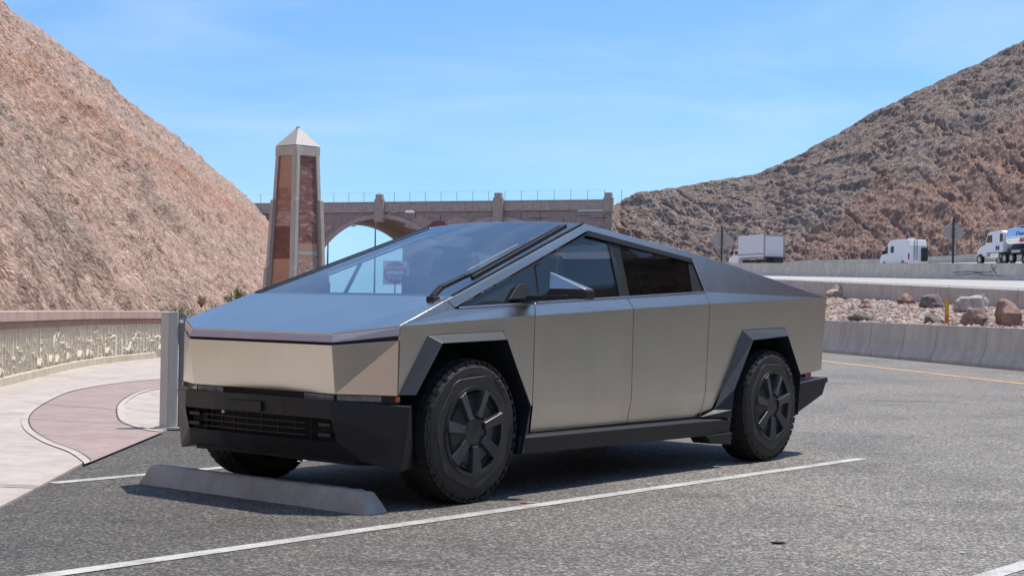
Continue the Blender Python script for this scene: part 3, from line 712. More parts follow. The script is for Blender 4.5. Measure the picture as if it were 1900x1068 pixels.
for s, w, zb, zt in ((12.3, 1.35, 15.6, 20.9), (36.6, 1.35, 14.8, 21.0), (57.9, 1.3, 17.4, 20.9)):
    bm = bmesh.new(); add_box(bm, (s, -.6, (zb+zt)/2), (w, 1.0, zt-zb)); bm_obj('pilaster', bm, MAT['bridgelight'], br, bevel=.05)
    bm = bmesh.new(); add_box(bm, (s, -.6, (zb+zt)/2-.45), (w*1.4, .8, zt-zb-.9)); bm_obj('pilaster_shoulder', bm, MAT['bridge'], br, bevel=.05)
# relief: mountains, sun, stone joints
for poly in ([(17.2, 14.9), (20.6, 17.0), (24.2, 15.1), (24.2, 14.3), (21.5, 14.2), (18.8, 14.3)], [(24.9, 15.2), (28.2, 16.8), (31.6, 15.3), (31.0, 14.6), (25.2, 14.6)], [(-3.8, 16.5), (-1.0, 15.6), (2.2, 14.8), (1.0, 13.9), (-3.8, 13.4)]):
    prism_obj('mountain_relief', [(s, -.10, z) for s, z in poly], (0, .15, 0), MAT['bridgelight'], br)
prism_obj('sun_relief', [(24.3+2.6*math.cos(R(a)), -.16, 13.6+2.2*math.sin(R(a))) for a in range(0, 181, 15)], (0, .2, 0), MAT['bridgered'], br)
bm = bmesh.new()
for i in range(-8, 16):
    s = i*3.55+.6
    add_box(bm, (s, -.36, 18.3), (.10, .05, 1.1)); add_box(bm, (s+.9, -.36, 17.95), (1.5, .05, .10)); add_box(bm, (s+1.8, -.36, 18.4), (.08, .05, .8))
o = bm_obj('parapet_grooves', bm, MAT['bridge2'], br); o['kind'] = 'stuff'
bm = bmesh.new(); rr = random.Random(5)
for i in range(70):
    s = rr.uniform(-3, 57); z = rr.uniform(12, 17)
    inside = any((s-c_)**2+(z-cz)**2 < (r_+1.4)**2 for c_, r_ in ((12.3, 15.2), (36.6, 14.7)))
    if inside: continue
    if rr.random() < .6: add_box(bm, (s, -.01, z), (rr.uniform(1.5, 3.5), .06, .07))
    else: add_box(bm, (s, -.01, z), (.07, .06, rr.uniform(.8, 1.8)))
o = bm_obj('wall_grooves', bm, MAT['dark'], br); o['kind'] = 'stuff'
# stone joints in the mountain reliefs
bm = bmesh.new()
for i in range(9): add_box(bm, (18.2+i*.65, -.12, 14.9+.0*i), (.06, .05, 1.0+.8*(1-abs(i-4)/4)))
o = bm_obj('relief_grooves', bm, MAT['bridge2'], br); o['kind'] = 'stuff'
pm = None
for i in range(-6, 19):
    s = 2.2+i*3.22
    if pm is None:
        bm = bmesh.new(); add_box(bm, (0, 0, 1.0), (.085, .085, 2.0)); pm = o = bm_obj('fence_post', bm, MAT['galv'], br)
    else: o = pm.copy(); C.objects.link(o)
    o.location = (s, .1, 19.1+.0047*(s+34))
bm = bmesh.new()
for dz in (.3, 1.95): box_between(bm, (-34, .1, 19.1+dz), (57, .1, 19.1+.43+dz), .022, .022)
bm_obj('fence_wire', bm, MAT['galv'], br)
bm = bmesh.new(); add_prism(bm, [(-34, .5, 18.3), (58, .5, 18.7), (58, .5, 18.9), (-34, .5, 18.5)], wloc*.97); bm_obj('deck', bm, MAT['bridge2'], br)

# ================================================================== LAMPS
def lamp(x, y, h, tip, label, r0=.075):
    r = empty('street_lamp', (x, y, -.05), 0, label, 'street lamp', 'street lamps near the bridge')
    bm = bmesh.new(); add_tube(bm, [(0, 0, 0), (0, 0, h)], [r0*1.3, r0*.8], 10); bm_obj('pole', bm, MAT['darkpost'], r, smooth=True)
    T_ = Vector(tip); pts = []
    for i in range(9):
        t = i/8; pts.append(Vector((0, 0, h-.3)).lerp(T_, t)+Vector((0, 0, math.sin(t*math.pi)*.35+.25*(t*(1-t)))))
    bm = bmesh.new(); add_tube(bm, pts, [.07-.03*i/8 for i in range(9)], 8); bm_obj('arm', bm, MAT['mould'], r, smooth=True)
    bm = bmesh.new(); add_box(bm, T_+Vector((.4 if T_.x > 0 else -.4, 0, 0)), (1.0, .35, .22), taper=.6); bm_obj('lamp_head', bm, MAT['whitepaint'] if y < 200 else MAT['dark'], r, bevel=.03)
lamp(-13.37, 150, 8.7, (2.9, 0, 9.65), 'street lamp in front of the bridge with a white head')
lamp(-39.5, 330, 14.9, (5.0, 0, 16.4), 'street lamp seen through the arch beyond the bridge', .16)

# ================================================================== OBELISK
ob = empty('obelisk', (-5.72, 40.75, 0), R(45+3), 'tall tapered obelisk with sepia mural panels and pale pyramid roof', 'monument')
def half(z): return .5*(1.165 - (1.165-.80)*z/5.17)
def ring(z, o_): h = half(z)+o_; return [(-h, -h, z), (h, -h, z), (h, h, z), (-h, h, z)]
v = ring(0, -.05)+ring(5.15, -.05)
mesh_obj('core', v, [(0, 1, 5, 4), (1, 2, 6, 5), (2, 3, 7, 6), (3, 0, 4, 7), (4, 5, 6, 7)], MAT['obelisk'], ob)
for sx, sy in ((-1, -1), (1, -1), (1, 1), (-1, 1)):
    for z0, z1, ex in ((0, 1.95, .075), (1.95, 3.75, .04), (3.75, 5.16, .0)):
        bm = bmesh.new(); lo = []; hi = []
        for z, lst in ((z0, lo), (z1, hi)):
            h = half(z)+ex+.02; w = .150; c = .045
            for px, py in ((h, h-w), (h, h-c), (h-c, h), (h-w, h), (h-w, h-w)): lst.append(bm.verts.new((px*sx, py*sy, z)))
        bm.faces.new(lo); bm.faces.new(hi)
        for i in range(5): bm.faces.new((lo[i], lo[(i+1) % 5], hi[(i+1) % 5], hi[i]))
        bm_obj('corner_pillar', bm, MAT['obelisk'], ob, bevel=.008)
h = half(5.1)+.015
bm = bmesh.new(); add_box(bm, (0, 0, 5.03), (2*h, 2*h, .25)); bm_obj('top_band', bm, MAT['obelisk'], ob, bevel=.01)
bm = bmesh.new(); hb = half(5.17)+.02; b_ = [bm.verts.new(p) for p in ((-hb, -hb, 5.17), (hb, -hb, 5.17), (hb, hb, 5.17), (-hb, hb, 5.17))]; tt = bm.verts.new((0, 0, 5.70))
bm.faces.new(b_)
for i in range(4): bm.faces.new((b_[i], b_[(i+1) % 4], tt))
bm_obj('pyramid_roof', bm, MAT['roofmetal'], ob)
box_obj('roof_tip', (0, 0, 5.675), (.07, .07, .04), MAT['roofmetal'], ob)
def mural(face, z0, z1, mat, ex=.0):
    pts = []
    for z, s in ((z0, -1), (z0, 1), (z1, 1), (z1, -1)):
        h = half(z)-.035+ex; w = half(z)-.15
        pts.append((s*w, -h, z) if face == 'y' else (-h, s*w, z))
    nrm = (0, .02, 0) if face == 'y' else (.02, 0, 0)
    return prism_obj('mural_panel', pts, nrm, MAT[mat], ob)
# face turned left
for z0, z1, mt in ((4.05, 4.88, 'mural_plain'), (3.45, 4.04, 'mural_red'), (3.05, 3.44, 'mural_rock'), (2.65, 3.04, 'mural_dark'), (2.2, 2.64, 'mural_dark'), (1.45, 2.19, 'mural_plain'), (1.0, 1.44, 'mural_plain'), (.3, .99, 'mural_dark')): mural('x', z0, z1, mt)
for z0, z1, mt in ((2.62, 4.88, 'mural_sepia'), (2.42, 2.61, 'mural_plain'), (2.30, 2.41, 'pale'), (1.3, 2.29, 'mural_rock'), (.3, 1.29, 'mural_red')):
    if mt == 'pale': MAT['pale'] = MAT['roofmetal']
    mural('y', z0, z1, mt)
for f in ('x', 'y'):
    for s in (-1, 1):
        pts = []
        for z in (.25, 4.92):
            h_ = half(z)-.02; w = half(z)-.155
            pts.append(Vector((s*w, -h_, z)) if f == 'y' else Vector((-h_, s*w, z)))
        bm = bmesh.new(); box_between(bm, pts[0], pts[1], .02, .02, Vector((1, 0, 0) if f == 'y' else (0, 1, 0))); bm_obj('panel_frame', bm, MAT['mould'], ob)

# ================================================================== LEFT WALL
wp = catmull([(-4.4, 2, 0), (-5.35, 8, 0), (-6.0, 14, 0), (-6.51, 19.7, 0), (-6.98, 24.7, 0), (-6.95, 27.2, 0), (-6.62, 29.9, 0)], 24)
wl = empty('decorative_wall', (-6.5, 19.7, 0), 0, 'curved cream wall with branch relief and pink cap stones beside the path', 'wall'); wo_ = Vector((-6.5, 19.7, 0))
cum = [0.0]
for a, b in zip(wp, wp[1:]): cum.append(cum[-1]+(b-a).length)
TOT = cum[-1]
def wat(s):
    s = max(0, min(TOT-1e-4, s)); i = max(k for k in range(len(cum)-1) if cum[k] <= s); t = (s-cum[i])/(cum[i+1]-cum[i])
    p = wp[i].lerp(wp[i+1], t); d = (wp[i+1]-wp[i]).normalized(); return p-wo_, d, Vector((d.y, -d.x, 0))   # normal points to the walkway
def ztop(s): return .975-.085*max(0, (s-(TOT-10.6)))/10.6
def wall_strip(name, prof, mat, s0, s1, n, closed=True, gap=0, bevel=0):
    bm = bmesh.new(); rows = []
    for i in range(n+1):
        s = s0+gap+(s1-s0-2*gap)*i/n; p, d, nn = wat(s); zt = ztop(s)
        rows.append([bm.verts.new(p+nn*o_+Vector((0, 0, (zt+z_ if z_ <= 0 and rel else z_)))) for o_, z_, rel in prof])
    k = len(prof)
    for a, b in zip(rows, rows[1:]):
        for i in range(k): bm.faces.new((a[i], b[i], b[(i+1) % k], a[(i+1) % k]))
    bm.faces.new(rows[0]); bm.faces.new(rows[-1][::-1])
    return bm_obj(name, bm, mat, wl, bevel=bevel)
wall_strip('wall_body', [(0, -.05, 0), (0, -.22, 1), (-.3, -.22, 1), (-.3, -.05, 0)], MAT['stucco'], 0, TOT, 90)
wall_strip('plinth', [(.055, -.05, 0), (.055, .115, 0), (.04, .13, 0), (-.05, .13, 0), (-.05, -.05, 0)], MAT['plinth'], 0, TOT-.9, 90)
wall_strip('moulding', [(.04, -.235, 1), (.06, -.17, 1), (.06, -.135, 1), (-.35, -.135, 1), (-.35, -.235, 1)], MAT['mould'], 0, TOT, 90)
ns = int(TOT/.93); 
for i in range(ns):
    wall_strip('cap_stone', [(.095, -.135, 1), (.095, -.012, 1), (.083, 0, 1), (-.40, 0, 1), (-.40, -.135, 1)], MAT['cap'], TOT*i/ns, TOT*(i+1)/ns, 2, gap=.004, bevel=.004)
# cast branches and ribs
rr = random.Random(3); bm = bmesh.new()
def stick(s0, z0, s1, z1, w, pr=.03):
    p0, d0, n0 = wat(s0); p1, d1, n1 = wat(s1)
    a = p0+n0*pr*.5+Vector((0, 0, z0)); b = p1+n1*pr*.5+Vector((0, 0, z1))
    dv = (b-a); l = dv.length
    if l < .02: return
    dv.normalize(); sd = dv.cross(n0).normalized()
    vs = []
    for q in (a, b):
        for e, f_ in ((-1, -.5), (-.45, .75), (.45, .75), (1, -.5)): vs.append(bm.verts.new(q+sd*w*.5*e+n0*pr*f_))
    for f_ in ((0, 1, 5, 4), (1, 2, 6, 5), (2, 3, 7, 6), (3, 2, 1, 0), (4, 5, 6, 7)): bm.faces.new([vs[i] for i in f_])
s = 2.0
while s < TOT-.1:
    s += rr.uniform(.10, .22)
    lean = rr.uniform(-.03, .03); stick(s, .13, s+lean, .74, rr.uniform(.018, .03), .024)
    for _k in range(7):
        zz = rr.uniform(.15, .50)**1.0; a_ = rr.uniform(0, 3.14); L_ = rr.uniform(.02, .06); stick(s+rr.uniform(-.08, .08), zz, s+rr.uniform(-.08, .08)+L_*math.cos(a_), zz+L_*math.sin(a_), rr.uniform(.012, .026), .018)
    if rr.random() < .45:
        z0 = rr.uniform(.15, .58); L_ = rr.uniform(.10, .30)*rr.choice((-1, 1)); stick(s, z0, s+L_, z0+abs(L_)*rr.uniform(.3, 1.0), rr.uniform(.02, .034), .026)
    if rr.random() < .18:
        z0 = rr.uniform(.35, .5); z0 -= .04; stick(s-.14, z0, s+.14, z0+rr.uniform(-.03, .03), .035, .035); stick(s-.14, z0, s-.14, .15, .03, .035)
    if rr.random() < .15:
        z0 = rr.uniform(.14, .2); stick(s-.12, z0, s-.02, z0+.09, .05, .05); stick(s-.02, z0+.09, s+.12, z0+.0, .05, .05)
o = bm_obj('branch_relief', bm, MAT['stucco'], wl); o['kind'] = 'stuff'

# ================================================================== STEEL FRAME BY THE SIDEWALK
pf = empty('steel_frame', (-3.09, 13.98, .0), 0, 'tan steel post frame with rounded top corner standing beside the truck nose', 'post')
box_obj('post', (-.036, .02, .53), (.072, .11, 1.07), MAT['tan_steel'], pf, bevel=.003)
box_obj('face_plate', (.0375, -.008, .53), (.074, .05, 1.072), simple('grey_steel', (.45, .46, .425), .4, var=.05), pf, bevel=.003)
arcp = [(.075, .05, 1.06)] + [(.075+.10*math.sin(R(a))+.02, .12, .95+.10*math.cos(R(a))) for a in range(0, 91, 15)]
bm = bmesh.new(); add_prism(bm, [(.075, .03, .03), (.075, .03, 1.06), (.11, .03, 1.06), (.135, .03, 1.045), (.15, .03, 1.02), (.155, .03, .99), (.155, .03, .03)][0:7], (0, .03, 0)); bm_obj('side_plate', bm, MAT['sidegrey'], pf, bevel=.003)
bm = bmesh.new(); add_tube(bm, [(.09, .0, .985), (.125, -.005, .98)], .014, 10); bm_obj('hinge_bolt', bm, MAT['chrome'], pf)
box_obj('lower_bracket', (.125, .0, .09), (.05, .03, .05), MAT['galv'], pf)
box_obj('base_plate', (.03, .02, .02), (.28, .2, .02), MAT['tan_steel'], pf)

# ================================================================== BUSHES
def bush(x, y, z, w, h, mat, label, n=900, seed=0, leaf=.02, stems=26):
    r_ = random.Random(seed); r = empty('bush', (x, y, z), 0, label, 'bush', 'desert bushes behind the wall')
    bm = bmesh.new(); tips = []
    for i in range(stems):
        a = r_.uniform(0, 6.28); k = r_.uniform(.2, 1)**.6; tip = Vector((math.cos(a)*w/2*k, math.sin(a)*w/2*k, h*r_.uniform(.55, 1.0)*(1-.3*k))); mid = tip*.5+Vector((r_.uniform(-.03, .03), r_.uniform(-.03, .03), h*.06))
        add_tube(bm, [(0, 0, 0), mid, tip], [.009, .006, .002], 4, False); tips.append((mid, tip))
    bm_obj('stem', bm, MAT['twig'], r)
    bm = bmesh.new()
    for i in range(n):
        m_, t_ = r_.choice(tips); p = m_.lerp(t_, r_.uniform(-.2, 1.05))+Vector([r_.gauss(0, w*.05) for _ in range(3)])
        u_ = Vector([r_.uniform(-1, 1) for _ in range(3)]).normalized(); v_ = u_.orthogonal().normalized(); s = leaf*r_.uniform(.6, 1.5)
        q = [bm.verts.new(p+u_*s), bm.verts.new(p+v_*s*.5), bm.verts.new(p-u_*s), bm.verts.new(p-v_*s*.5)]; bm.faces.new(q)
    o = bm_obj('foliage', bm, mat, r)
bush(-7.45, 34.2, .0, .95, 1.22, MAT['leaf'], 'dark green creosote bush rising just past the wall end', 2600, 1, .024, 46)
bush(-6.75, 34.6, .0, .5, 1.0, MAT['leaf'], 'small green bush between the big bush and the truck hood', 900, 2)
bush(-10.5, 58.5, .15, 1.1, 1.5, MAT['leaf'], 'distant green bush right beside the truck windshield edge', 1500, 3, .03)
bush(-9.0, 47, .1, .8, 1.0, MAT['leaf'], 'low green bush in the middle beyond the hood', 1200, 4, .025)
bush(-10.75, 53.5, .75, .42, .55, MAT['dryleaf'], 'dry straw coloured bush on the slope above the green ones', 700, 5, .02)
bush(-11.6, 66, .6, .8, 1.2, MAT['leaf'], 'small pale green bush near the obelisk foot', 1000, 6, .03)

# ================================================================== DO NOT ENTER SIGN (seen through the glass)
ds = empty('no_entry_sign', (-4.1, 54, 0), 0, 'round red DO NOT ENTER sign on a post seen through the windshield', 'sign')
bm = bmesh.new(); add_tube(bm, [(0, .04, 0), (0, .04, 2.45)], .03, 8); bm_obj('post', bm, MAT['galv'], ds)
box_obj('sign_board', (0, .012, 2.1), (.84, .012, .84), MAT['signwhite'], ds, bevel=.002)
prism_obj('red_disc', [(.39*math.cos(R(a)), 0, 2.1+.39*math.sin(R(a))) for a in range(0, 360, 10)], (0, .005, 0), MAT['signred'], ds)
box_obj('white_bar', (0, -.003, 2.1), (.6, .006, .14), MAT['signwhite'], ds)
text_mesh('lettering', 'DO NOT', .17, MAT['signwhite'], ds, (0, -.004, 2.28), (R(90), 0, 0), .004)
text_mesh('lettering', 'ENTER', .17, MAT['signwhite'], ds, (0, -.004, 1.92), (R(90), 0, 0), .004)
ds2 = empty('small_sign', (-3.7, 55, 0), 0, 'small square sign panel beside the no entry sign behind glass', 'sign')
bm = bmesh.new(); add_tube(bm, [(0, .04, 0), (0, .04, 2.8)], .03, 8); bm_obj('post', bm, MAT['galv'], ds2)
box_obj('sign_board', (0, 0, 2.66), (.36, .012, .36), MAT['mould'], ds2)

# ================================================================== FAR VEHICLES
def wheel(parent, loc, rad, w, name='wheel', hub=True):
    bm = bmesh.new(); add_tube(bm, [(-w/2, 0, 0), (w/2, 0, 0)], rad, 20); o = bm_obj(name, bm, MAT['rubber'], parent); o.location = loc
    if hub:
        for s in (-1, 1):
            bm = bmesh.new(); add_tube(bm, [(s*w/2, 0, 0), (s*(w/2+.02), 0, 0)], [rad*.55, rad*.4], 14); bm_obj('rim', bm, MAT['galv'], o)
    return o
# local frame: +y forward, x right
def fvz(x, y): return far_road_z(x, y)
# box truck
bt = empty('box_truck', (28.0, 165, fvz(28, 165)), R(17+0), 'grey box truck with a roll-up rear door driving away', 'truck')
box_obj('cargo_side', (0, 3.3, 2.62), (2.44, 6.3, 2.42), MAT['boxgrey'], bt, bevel=.03)
for s in (-1, 1): box_obj('side_rail', (s*1.225, 3.3, 1.75), (.03, 6.3, .06), MAT['dark'], bt); box_obj('corner_trim', (s*1.16, .14, 2.62), (.14, .06, 2.44), MAT['signback'], bt)
box_obj('rear_header', (0, .13, 3.76), (2.46, .06, .14), MAT['signback'], bt)
rd = box_obj('roll_door', (0, .12, 2.55), (2.1, .04, 2.2), MAT['boxgrey'], bt)
for k in range(7): box_obj('door_slat', (0, .095, 1.6+k*.31), (2.08, .012, .27), MAT['boxgrey'], rd)
box_obj('bumper_deck', (0, .0, 1.30), (2.3, .4, .18), MAT['dark'], bt); box_obj('chassis', (0, 3.5, 1.05), (1.0, 8.4, .3), MAT['dark'], bt)
box_obj('lift_gate', (0, -.05, .95), (2.0, .1, .5), MAT['dark'], bt)
bm = bmesh.new(); add_prism(bm, [(-1.05, 6.7, .8), (-1.05, 6.7, 2.4), (-1.05, 7.6, 2.35), (-1.05, 8.1, 1.7), (-1.05, 9.2, 1.45), (-1.05, 9.3, .8)], (2.1, 0, 0)); bm_obj('cab', bm, MAT['whitepaint'], bt, bevel=.05)
box_obj('cab_window', (-1.06, 7.2, 2.0), (.03, .7, .45), MAT['glassdark'], bt)
box_obj('mirror', (-1.3, 7.9, 2.0), (.2, .1, .4), MAT['dark'], bt)
for y in (1.9, 8.9):
    for s in (-1, 1): wheel(bt, (s*1.0, y, .48), .48, .3)
# camper van
vn = empty('white_van', (38.6, 147, fvz(38.6, 147)), R(9), 'white high-roof camper van with a black rear ladder', 'van')
side = [(0, .45), (0, 2.1), (.18, 2.66), (3.9, 2.76), (4.7, 2.66), (5.2, 2.35), (6.0, 1.5), (6.7, 1.22), (6.88, .95), (6.9, .45)]
bm = bmesh.new(); lo = [bm.verts.new((-.98, y, z)) for y, z in side]; hi = [bm.verts.new((.98, y, z)) for y, z in side]
for l, (y, z) in zip(lo+hi, side+side):
    if z > 2: l.co.x *= .9
bm.faces.new(lo); bm.faces.new(hi[::-1])
for i in range(len(side)): bm.faces.new((lo[i], hi[i], hi[(i+1) % len(side)], lo[(i+1) % len(side)]))
bm_obj('body', bm, MAT['whitepaint'], vn, bevel=.06)
prism_obj('cab_window', [(-.985, 5.0, 1.45), (-.985, 5.95, 1.45), (-.955, 5.45, 2.15), (-.955, 5.0, 2.15)], (.03, 0, 0), MAT['glassdark'], vn)
box_obj('side_window', (-.975, 3.9, 1.8), (.04, .62, .62), MAT['glassdark'], vn)
prism_obj('windshield', [(-.85, 5.33, 2.40), (.85, 5.33, 2.40), (.85, 5.98, 1.60), (-.85, 5.98, 1.60)], (0, .02, .02), MAT['glassdark'], vn)
ld_ = empty('ladder', (0, 0, 0)); bpy.data.objects.remove(ld_)
bm = bmesh.new()
for x in (-.42, -.12): box_between(bm, (x, -.08, .75), (x, -.08, 2.65), .035, .035)
for k in range(7): box_between(bm, (-.42, -.08, .85+k*.29), (-.12, -.08, .85+k*.29), .03, .03)
bm_obj('ladder', bm, MAT['dark'], vn)
box_obj('rear_box', (.58, -.16, 1.25), (.55, .3, 1.3), MAT['dark'], vn, bevel=.03); box_obj('roof_vent', (-.1, 1.3, 2.79), (.5, .6, .10), MAT['whitepaint'], vn, bevel=.03)
box_obj('side_mirror', (-1.1, 5.75, 1.55), (.2, .1, .35), MAT['dark'], vn)
for s in (-1, 1): box_obj('tail_light', (s*.93, -.01, 1.05), (.14, .05, .55), MAT['red'], vn)
box_obj('rear_bumper', (0, -.05, .5), (1.9, .14, .2), MAT['whitepaint'], vn)
for y in (1.3, 5.75):
    for s in (-1, 1): wheel(vn, (s*.88, y, .35), .35, .24)
# tanker
tk = empty('tanker_truck', (46.3, 146, fvz(46.3, 146)), R(10), 'white tanker truck with a polished silver tank leaving the frame', 'truck')
bm = bmesh.new(); add_prism(bm, [(-1.15, -2.3, 1.1), (-1.15, -2.3, 2.95), (-1.15, -1.9, 3.15), (-1.15, .3, 3.05), (-1.15, .75, 2.9), (-1.15, 1.2, 1.9), (-1.15, 1.2, 1.1)], (2.3, 0, 0)); bm_obj('cab', bm, MAT['whitepaint'], tk, bevel=.06)
bm = bmesh.new(); add_prism(bm, [(-1.0, 1.15, .8), (-1.0, 1.15, 1.95), (-1.0, 2.6, 1.65), (-1.0, 3.1, 1.25), (-1.0, 3.15, .7)], (2.0, 0, 0)); bm_obj('hood', bm, MAT['whitepaint'], tk, bevel=.08)
prism_obj('cab_window', [(-1.16, -.25, 2.05), (-1.16, .95, 2.05), (-1.16, .62, 2.75), (-1.16, -.25, 2.75)], (.03, 0, 0), MAT['glassdark'], tk)
box_obj('sleeper_window', (-1.155, -2.0, 2.45), (.03, .55, .75), MAT['glassdark'], tk)
box_obj('fuel_tank', (-1.05, -.8, .8), (.4, 1.6, .5), MAT['chrome'], tk, bevel=.05)
for y, z in ((-1.1, 1.5), (-1.5, 1.5)): box_obj('side_panel', (-1.16, y, z), (.03, .28, .4), MAT['dark'], tk)
box_obj('mirror', (-1.45, 1.35, 2.2), (.25, .12, .4), MAT['chrome'], tk)
bm = bmesh.new(); add_tube(bm, [(-.9, 1.6, 1.8), (-.9, 1.6, 3.0)], [.03, .02], 6); bm_obj('antenna', bm, MAT['dark'], tk)
bm = bmesh.new()
prof = [(-2.34, .8), (-2.36, 1.0), (-2.42, 1.04), (-2.46, 1.05), (-2.7, 1.05), (-13.3, 1.05), (-13.5, 1.05), (-13.7, .9), (-13.8, .3)]
add_tube(bm, [(0, y, 2.35) for y, _ in prof], [r_ for _, r_ in prof], 36); bm_obj('tank', bm, MAT['mirrortank'], tk, smooth=True)
box_obj('walkway', (0, -8, 3.46), (.7, 8.5, .12), MAT['galv'], tk)
box_obj('chassis', (0, -6, 1.0), (1.1, 15, .3), MAT['dark'], tk); box_obj('tank_skirt', (-.95, -8.2, 1.25), (.2, 10.5, .3), MAT['dark'], tk)
box_obj('hose_box', (-1.1, -4.8, 1.1), (.2, 1.5, .25), MAT['galv'], tk)
text_mesh('tank_lettering', 'Cryer', .75, MAT['textblue'], tk, (-1.03, -5.3, 2.62), (R(90), 0, R(-90)), .03, .4)
text_mesh('tank_lettering', 'Air', .65, MAT['signred'], tk, (-1.05, -5.5, 2.12), (R(90), 0, R(-90)), .03, .4)
for y in (2.3, -2.6, -3.9, -11.5, -12.8):
    for s in (-1, 1): wheel(tk, (s*1.0, y, .5), .5, .32)

# ================================================================== WHEEL STOP
ws = empty('wheel_stop', (-1.55, 9.35, 0), R(-128.68), 'weathered grey concrete wheel stop in front of the truck', 'wheel stop')
def tow(px, py):  # truck-frame point to wheel stop local
    return px, py
TX, TY, TYAW = -1.0059, 9.9328, R(-128.6804)
ws.location = (TX+.73*math.cos(TYAW)+.10*math.sin(TYAW), TY+.73*math.sin(TYAW)-.10*math.cos(TYAW), 0)
bm = bmesh.new(); N = 44; rows = []
prof = [(-.085, 0), (-.065, .06), (-.045, .112), (-.03, .125), (.035, .125), (.05, .112), (.07, .06), (.09, 0)]
rr = random.Random(9)
for i in range(N+1):
    t = i/N; y0 = -.945+1.89*t; row = []
    for x, z in prof:
        sl_ = .075*(1-z/.125) * (1 if t in (0, 1) else 0)
        y = y0 + (-sl_ if t == 0 else sl_ if t == 1 else 0)
        j = (rr.uniform(-.003, .003), rr.uniform(-.0025, .0025)) if z > 0 else (0, 0)
        if t > .96 and z > .1: j = (j[0], j[1]-.01*rr.random())
        row.append(bm.verts.new((x+j[0], y, z+j[1])))
    rows.append(row)
for a, b in zip(rows, rows[1:]):
    for k in range(len(prof)-1): bm.faces.new((a[k], a[k+1], b[k+1], b[k]))
bm.faces.new(rows[0]); bm.faces.new(rows[-1][::-1])
bm_obj('concrete_block', bm, MAT['stop'], ws)

# ================================================================== TRUCK
tr = empty('pickup_truck', (TX, TY, 0), TYAW, 'angular bare stainless steel pickup truck parked nose-in at the wheel stop', 'pickup truck')
def panel(name, verts, faces, mat, out=(0, 1, 0), gap=.0035, thick=.016, bevel=.0025, mirror=False, parent=None):
    parent = parent or tr; out = Vector(out)
    bm = bmesh.new(); vs = [bm.verts.new(v) for v in verts]
    for f in faces: bm.faces.new([vs[i] for i in f])
    bm.normal_update()
    for f in bm.faces:
        if f.normal.dot(out) < 0: f.normal_flip()
    if gap:
        r_ = bmesh.ops.inset_region(bm, faces=bm.faces[:], thickness=gap, use_boundary=True, use_even_offset=True)
        bmesh.ops.delete(bm, geom=r_['faces'], context='FACES')
    bm.normal_update()
    o = bm_obj(name, bm, mat, parent, solid=thick, bevel=bevel)
    if mirror:
        c = o.copy(); c.scale = (1, -1, 1); C.objects.link(c)
    return o
S = .953
V = {  # key points, left side
 'A': (.6006, S, 1.0705), 'b1': (-.66, S, 1.134), 'b2': (-1.777, S, 1.183), 'b3': (-2.785, S, 1.227), 'E': (-4.651, S, 1.294),
 'P': (-1.5055, .7167, 1.766), 'wBL': (.089, .921, 1.172), 'wPk': (-1.516, .738, 1.712), 'wR1': (-2.737, .818, 1.559), 'wR2': (-2.777, .914, 1.314),
 'w990': (-.701, .919, 1.213), 'sA1': (.139, .900, 1.225), 'st': (-2.736, .797, 1.613), 's2': (-3.31, .839, 1.530), 's3': (-3.75, .876, 1.453), 's4': (-4.44, .932, 1.338),
 'c1': (-.649, S, .552), 'c2': (-1.769, S, .556), 'c3': (-2.741, S, .566), 'd1': (-.665, .922, .381), 'd2': (-1.758, .922, .386), 'd3': (-2.718, .922, .385),
 'fa1': (.603, S, .669), 'fa2': (.36, S, 1.013), 'fa3': (-.342, S, 1.033), 'fa4': (-.631, S, .56), 'fr': (.6085, S, .667),
 'ra1': (-2.98, S, .579), 'ra2': (-3.268, S, 1.027), 'ra3': (-3.943, S, 1.043), 'ra4': (-4.216, S, .66), 'tgb': (-4.575, S, .688), 'rb': (-4.246, S, .66),
}
ww1 = (-1.80, .909, 1.281); 
V['w2'] = (-1.745, .917, 1.262)      # window base at the door split
def P_(name, keys_faces, mat, **kw):
    ks = []
    for f in keys_faces:
        for k in f:
            if k not in ks: ks.append(k)
    return panel(name, [V[k] for k in ks], [[ks.index(k) for k in f] for f in keys_faces], mat, **kw)
ST = MAT['steel']
P_('fender', [['A', 'b1', 'c1', 'fa4', 'fa3', 'fa2', 'fa1', 'fr'], ['A', 'sA1', 'wBL', 'w990', 'b1']], ST, mirror=True)
P_('front_door', [['b1', 'b2', 'c2', 'c1'], ['w990', 'w2', 'b2', 'b1'], ['c1', 'c2', 'd2', 'd1']], ST, mirror=True)
P_('rear_door', [['b2', 'b3', 'c3', 'c2'], ['w2', 'wR2', 'b3', 'b2'], ['c2', 'c3', 'd3', 'd2']], ST, mirror=True)
V['q0'] = (-2.87, .94, .44); V['q1'] = (-2.73, .922, .385)
P_('quarter_panel', [['b3', 'E', 'tgb', 'rb', 'ra4', 'ra3', 'ra2', 'ra1', 'c3'], ['wR1', 'st', 's2', 's3', 's4', 'E', 'b3', 'wR2'], ['c3', 'ra1', 'q0', 'd3']], ST, mirror=True)
P_('roof_rail', [['sA1', 'P', 'wPk', 'wBL'], ['P', 'st', 'wR1', 'wPk']], ST, mirror=True)
# hood
hz = 1.244; HA = (.60, .950, 1.0705)
hb_y = .8937+.005
mx_ = lambda p: (p[0], -p[1], p[2])
kL = (.812, .6247, 1.018); cow = (.075, .898, 1.245)
sA = (.139, .900, 1.225)
panel('hood', [HA, kL, mx_(kL), mx_(HA), mx_(cow), cow], [[0, 1, 5], [1, 2, 4, 5], [2, 3, 4]], ST, out=(0, 0, 1), gap=.003)
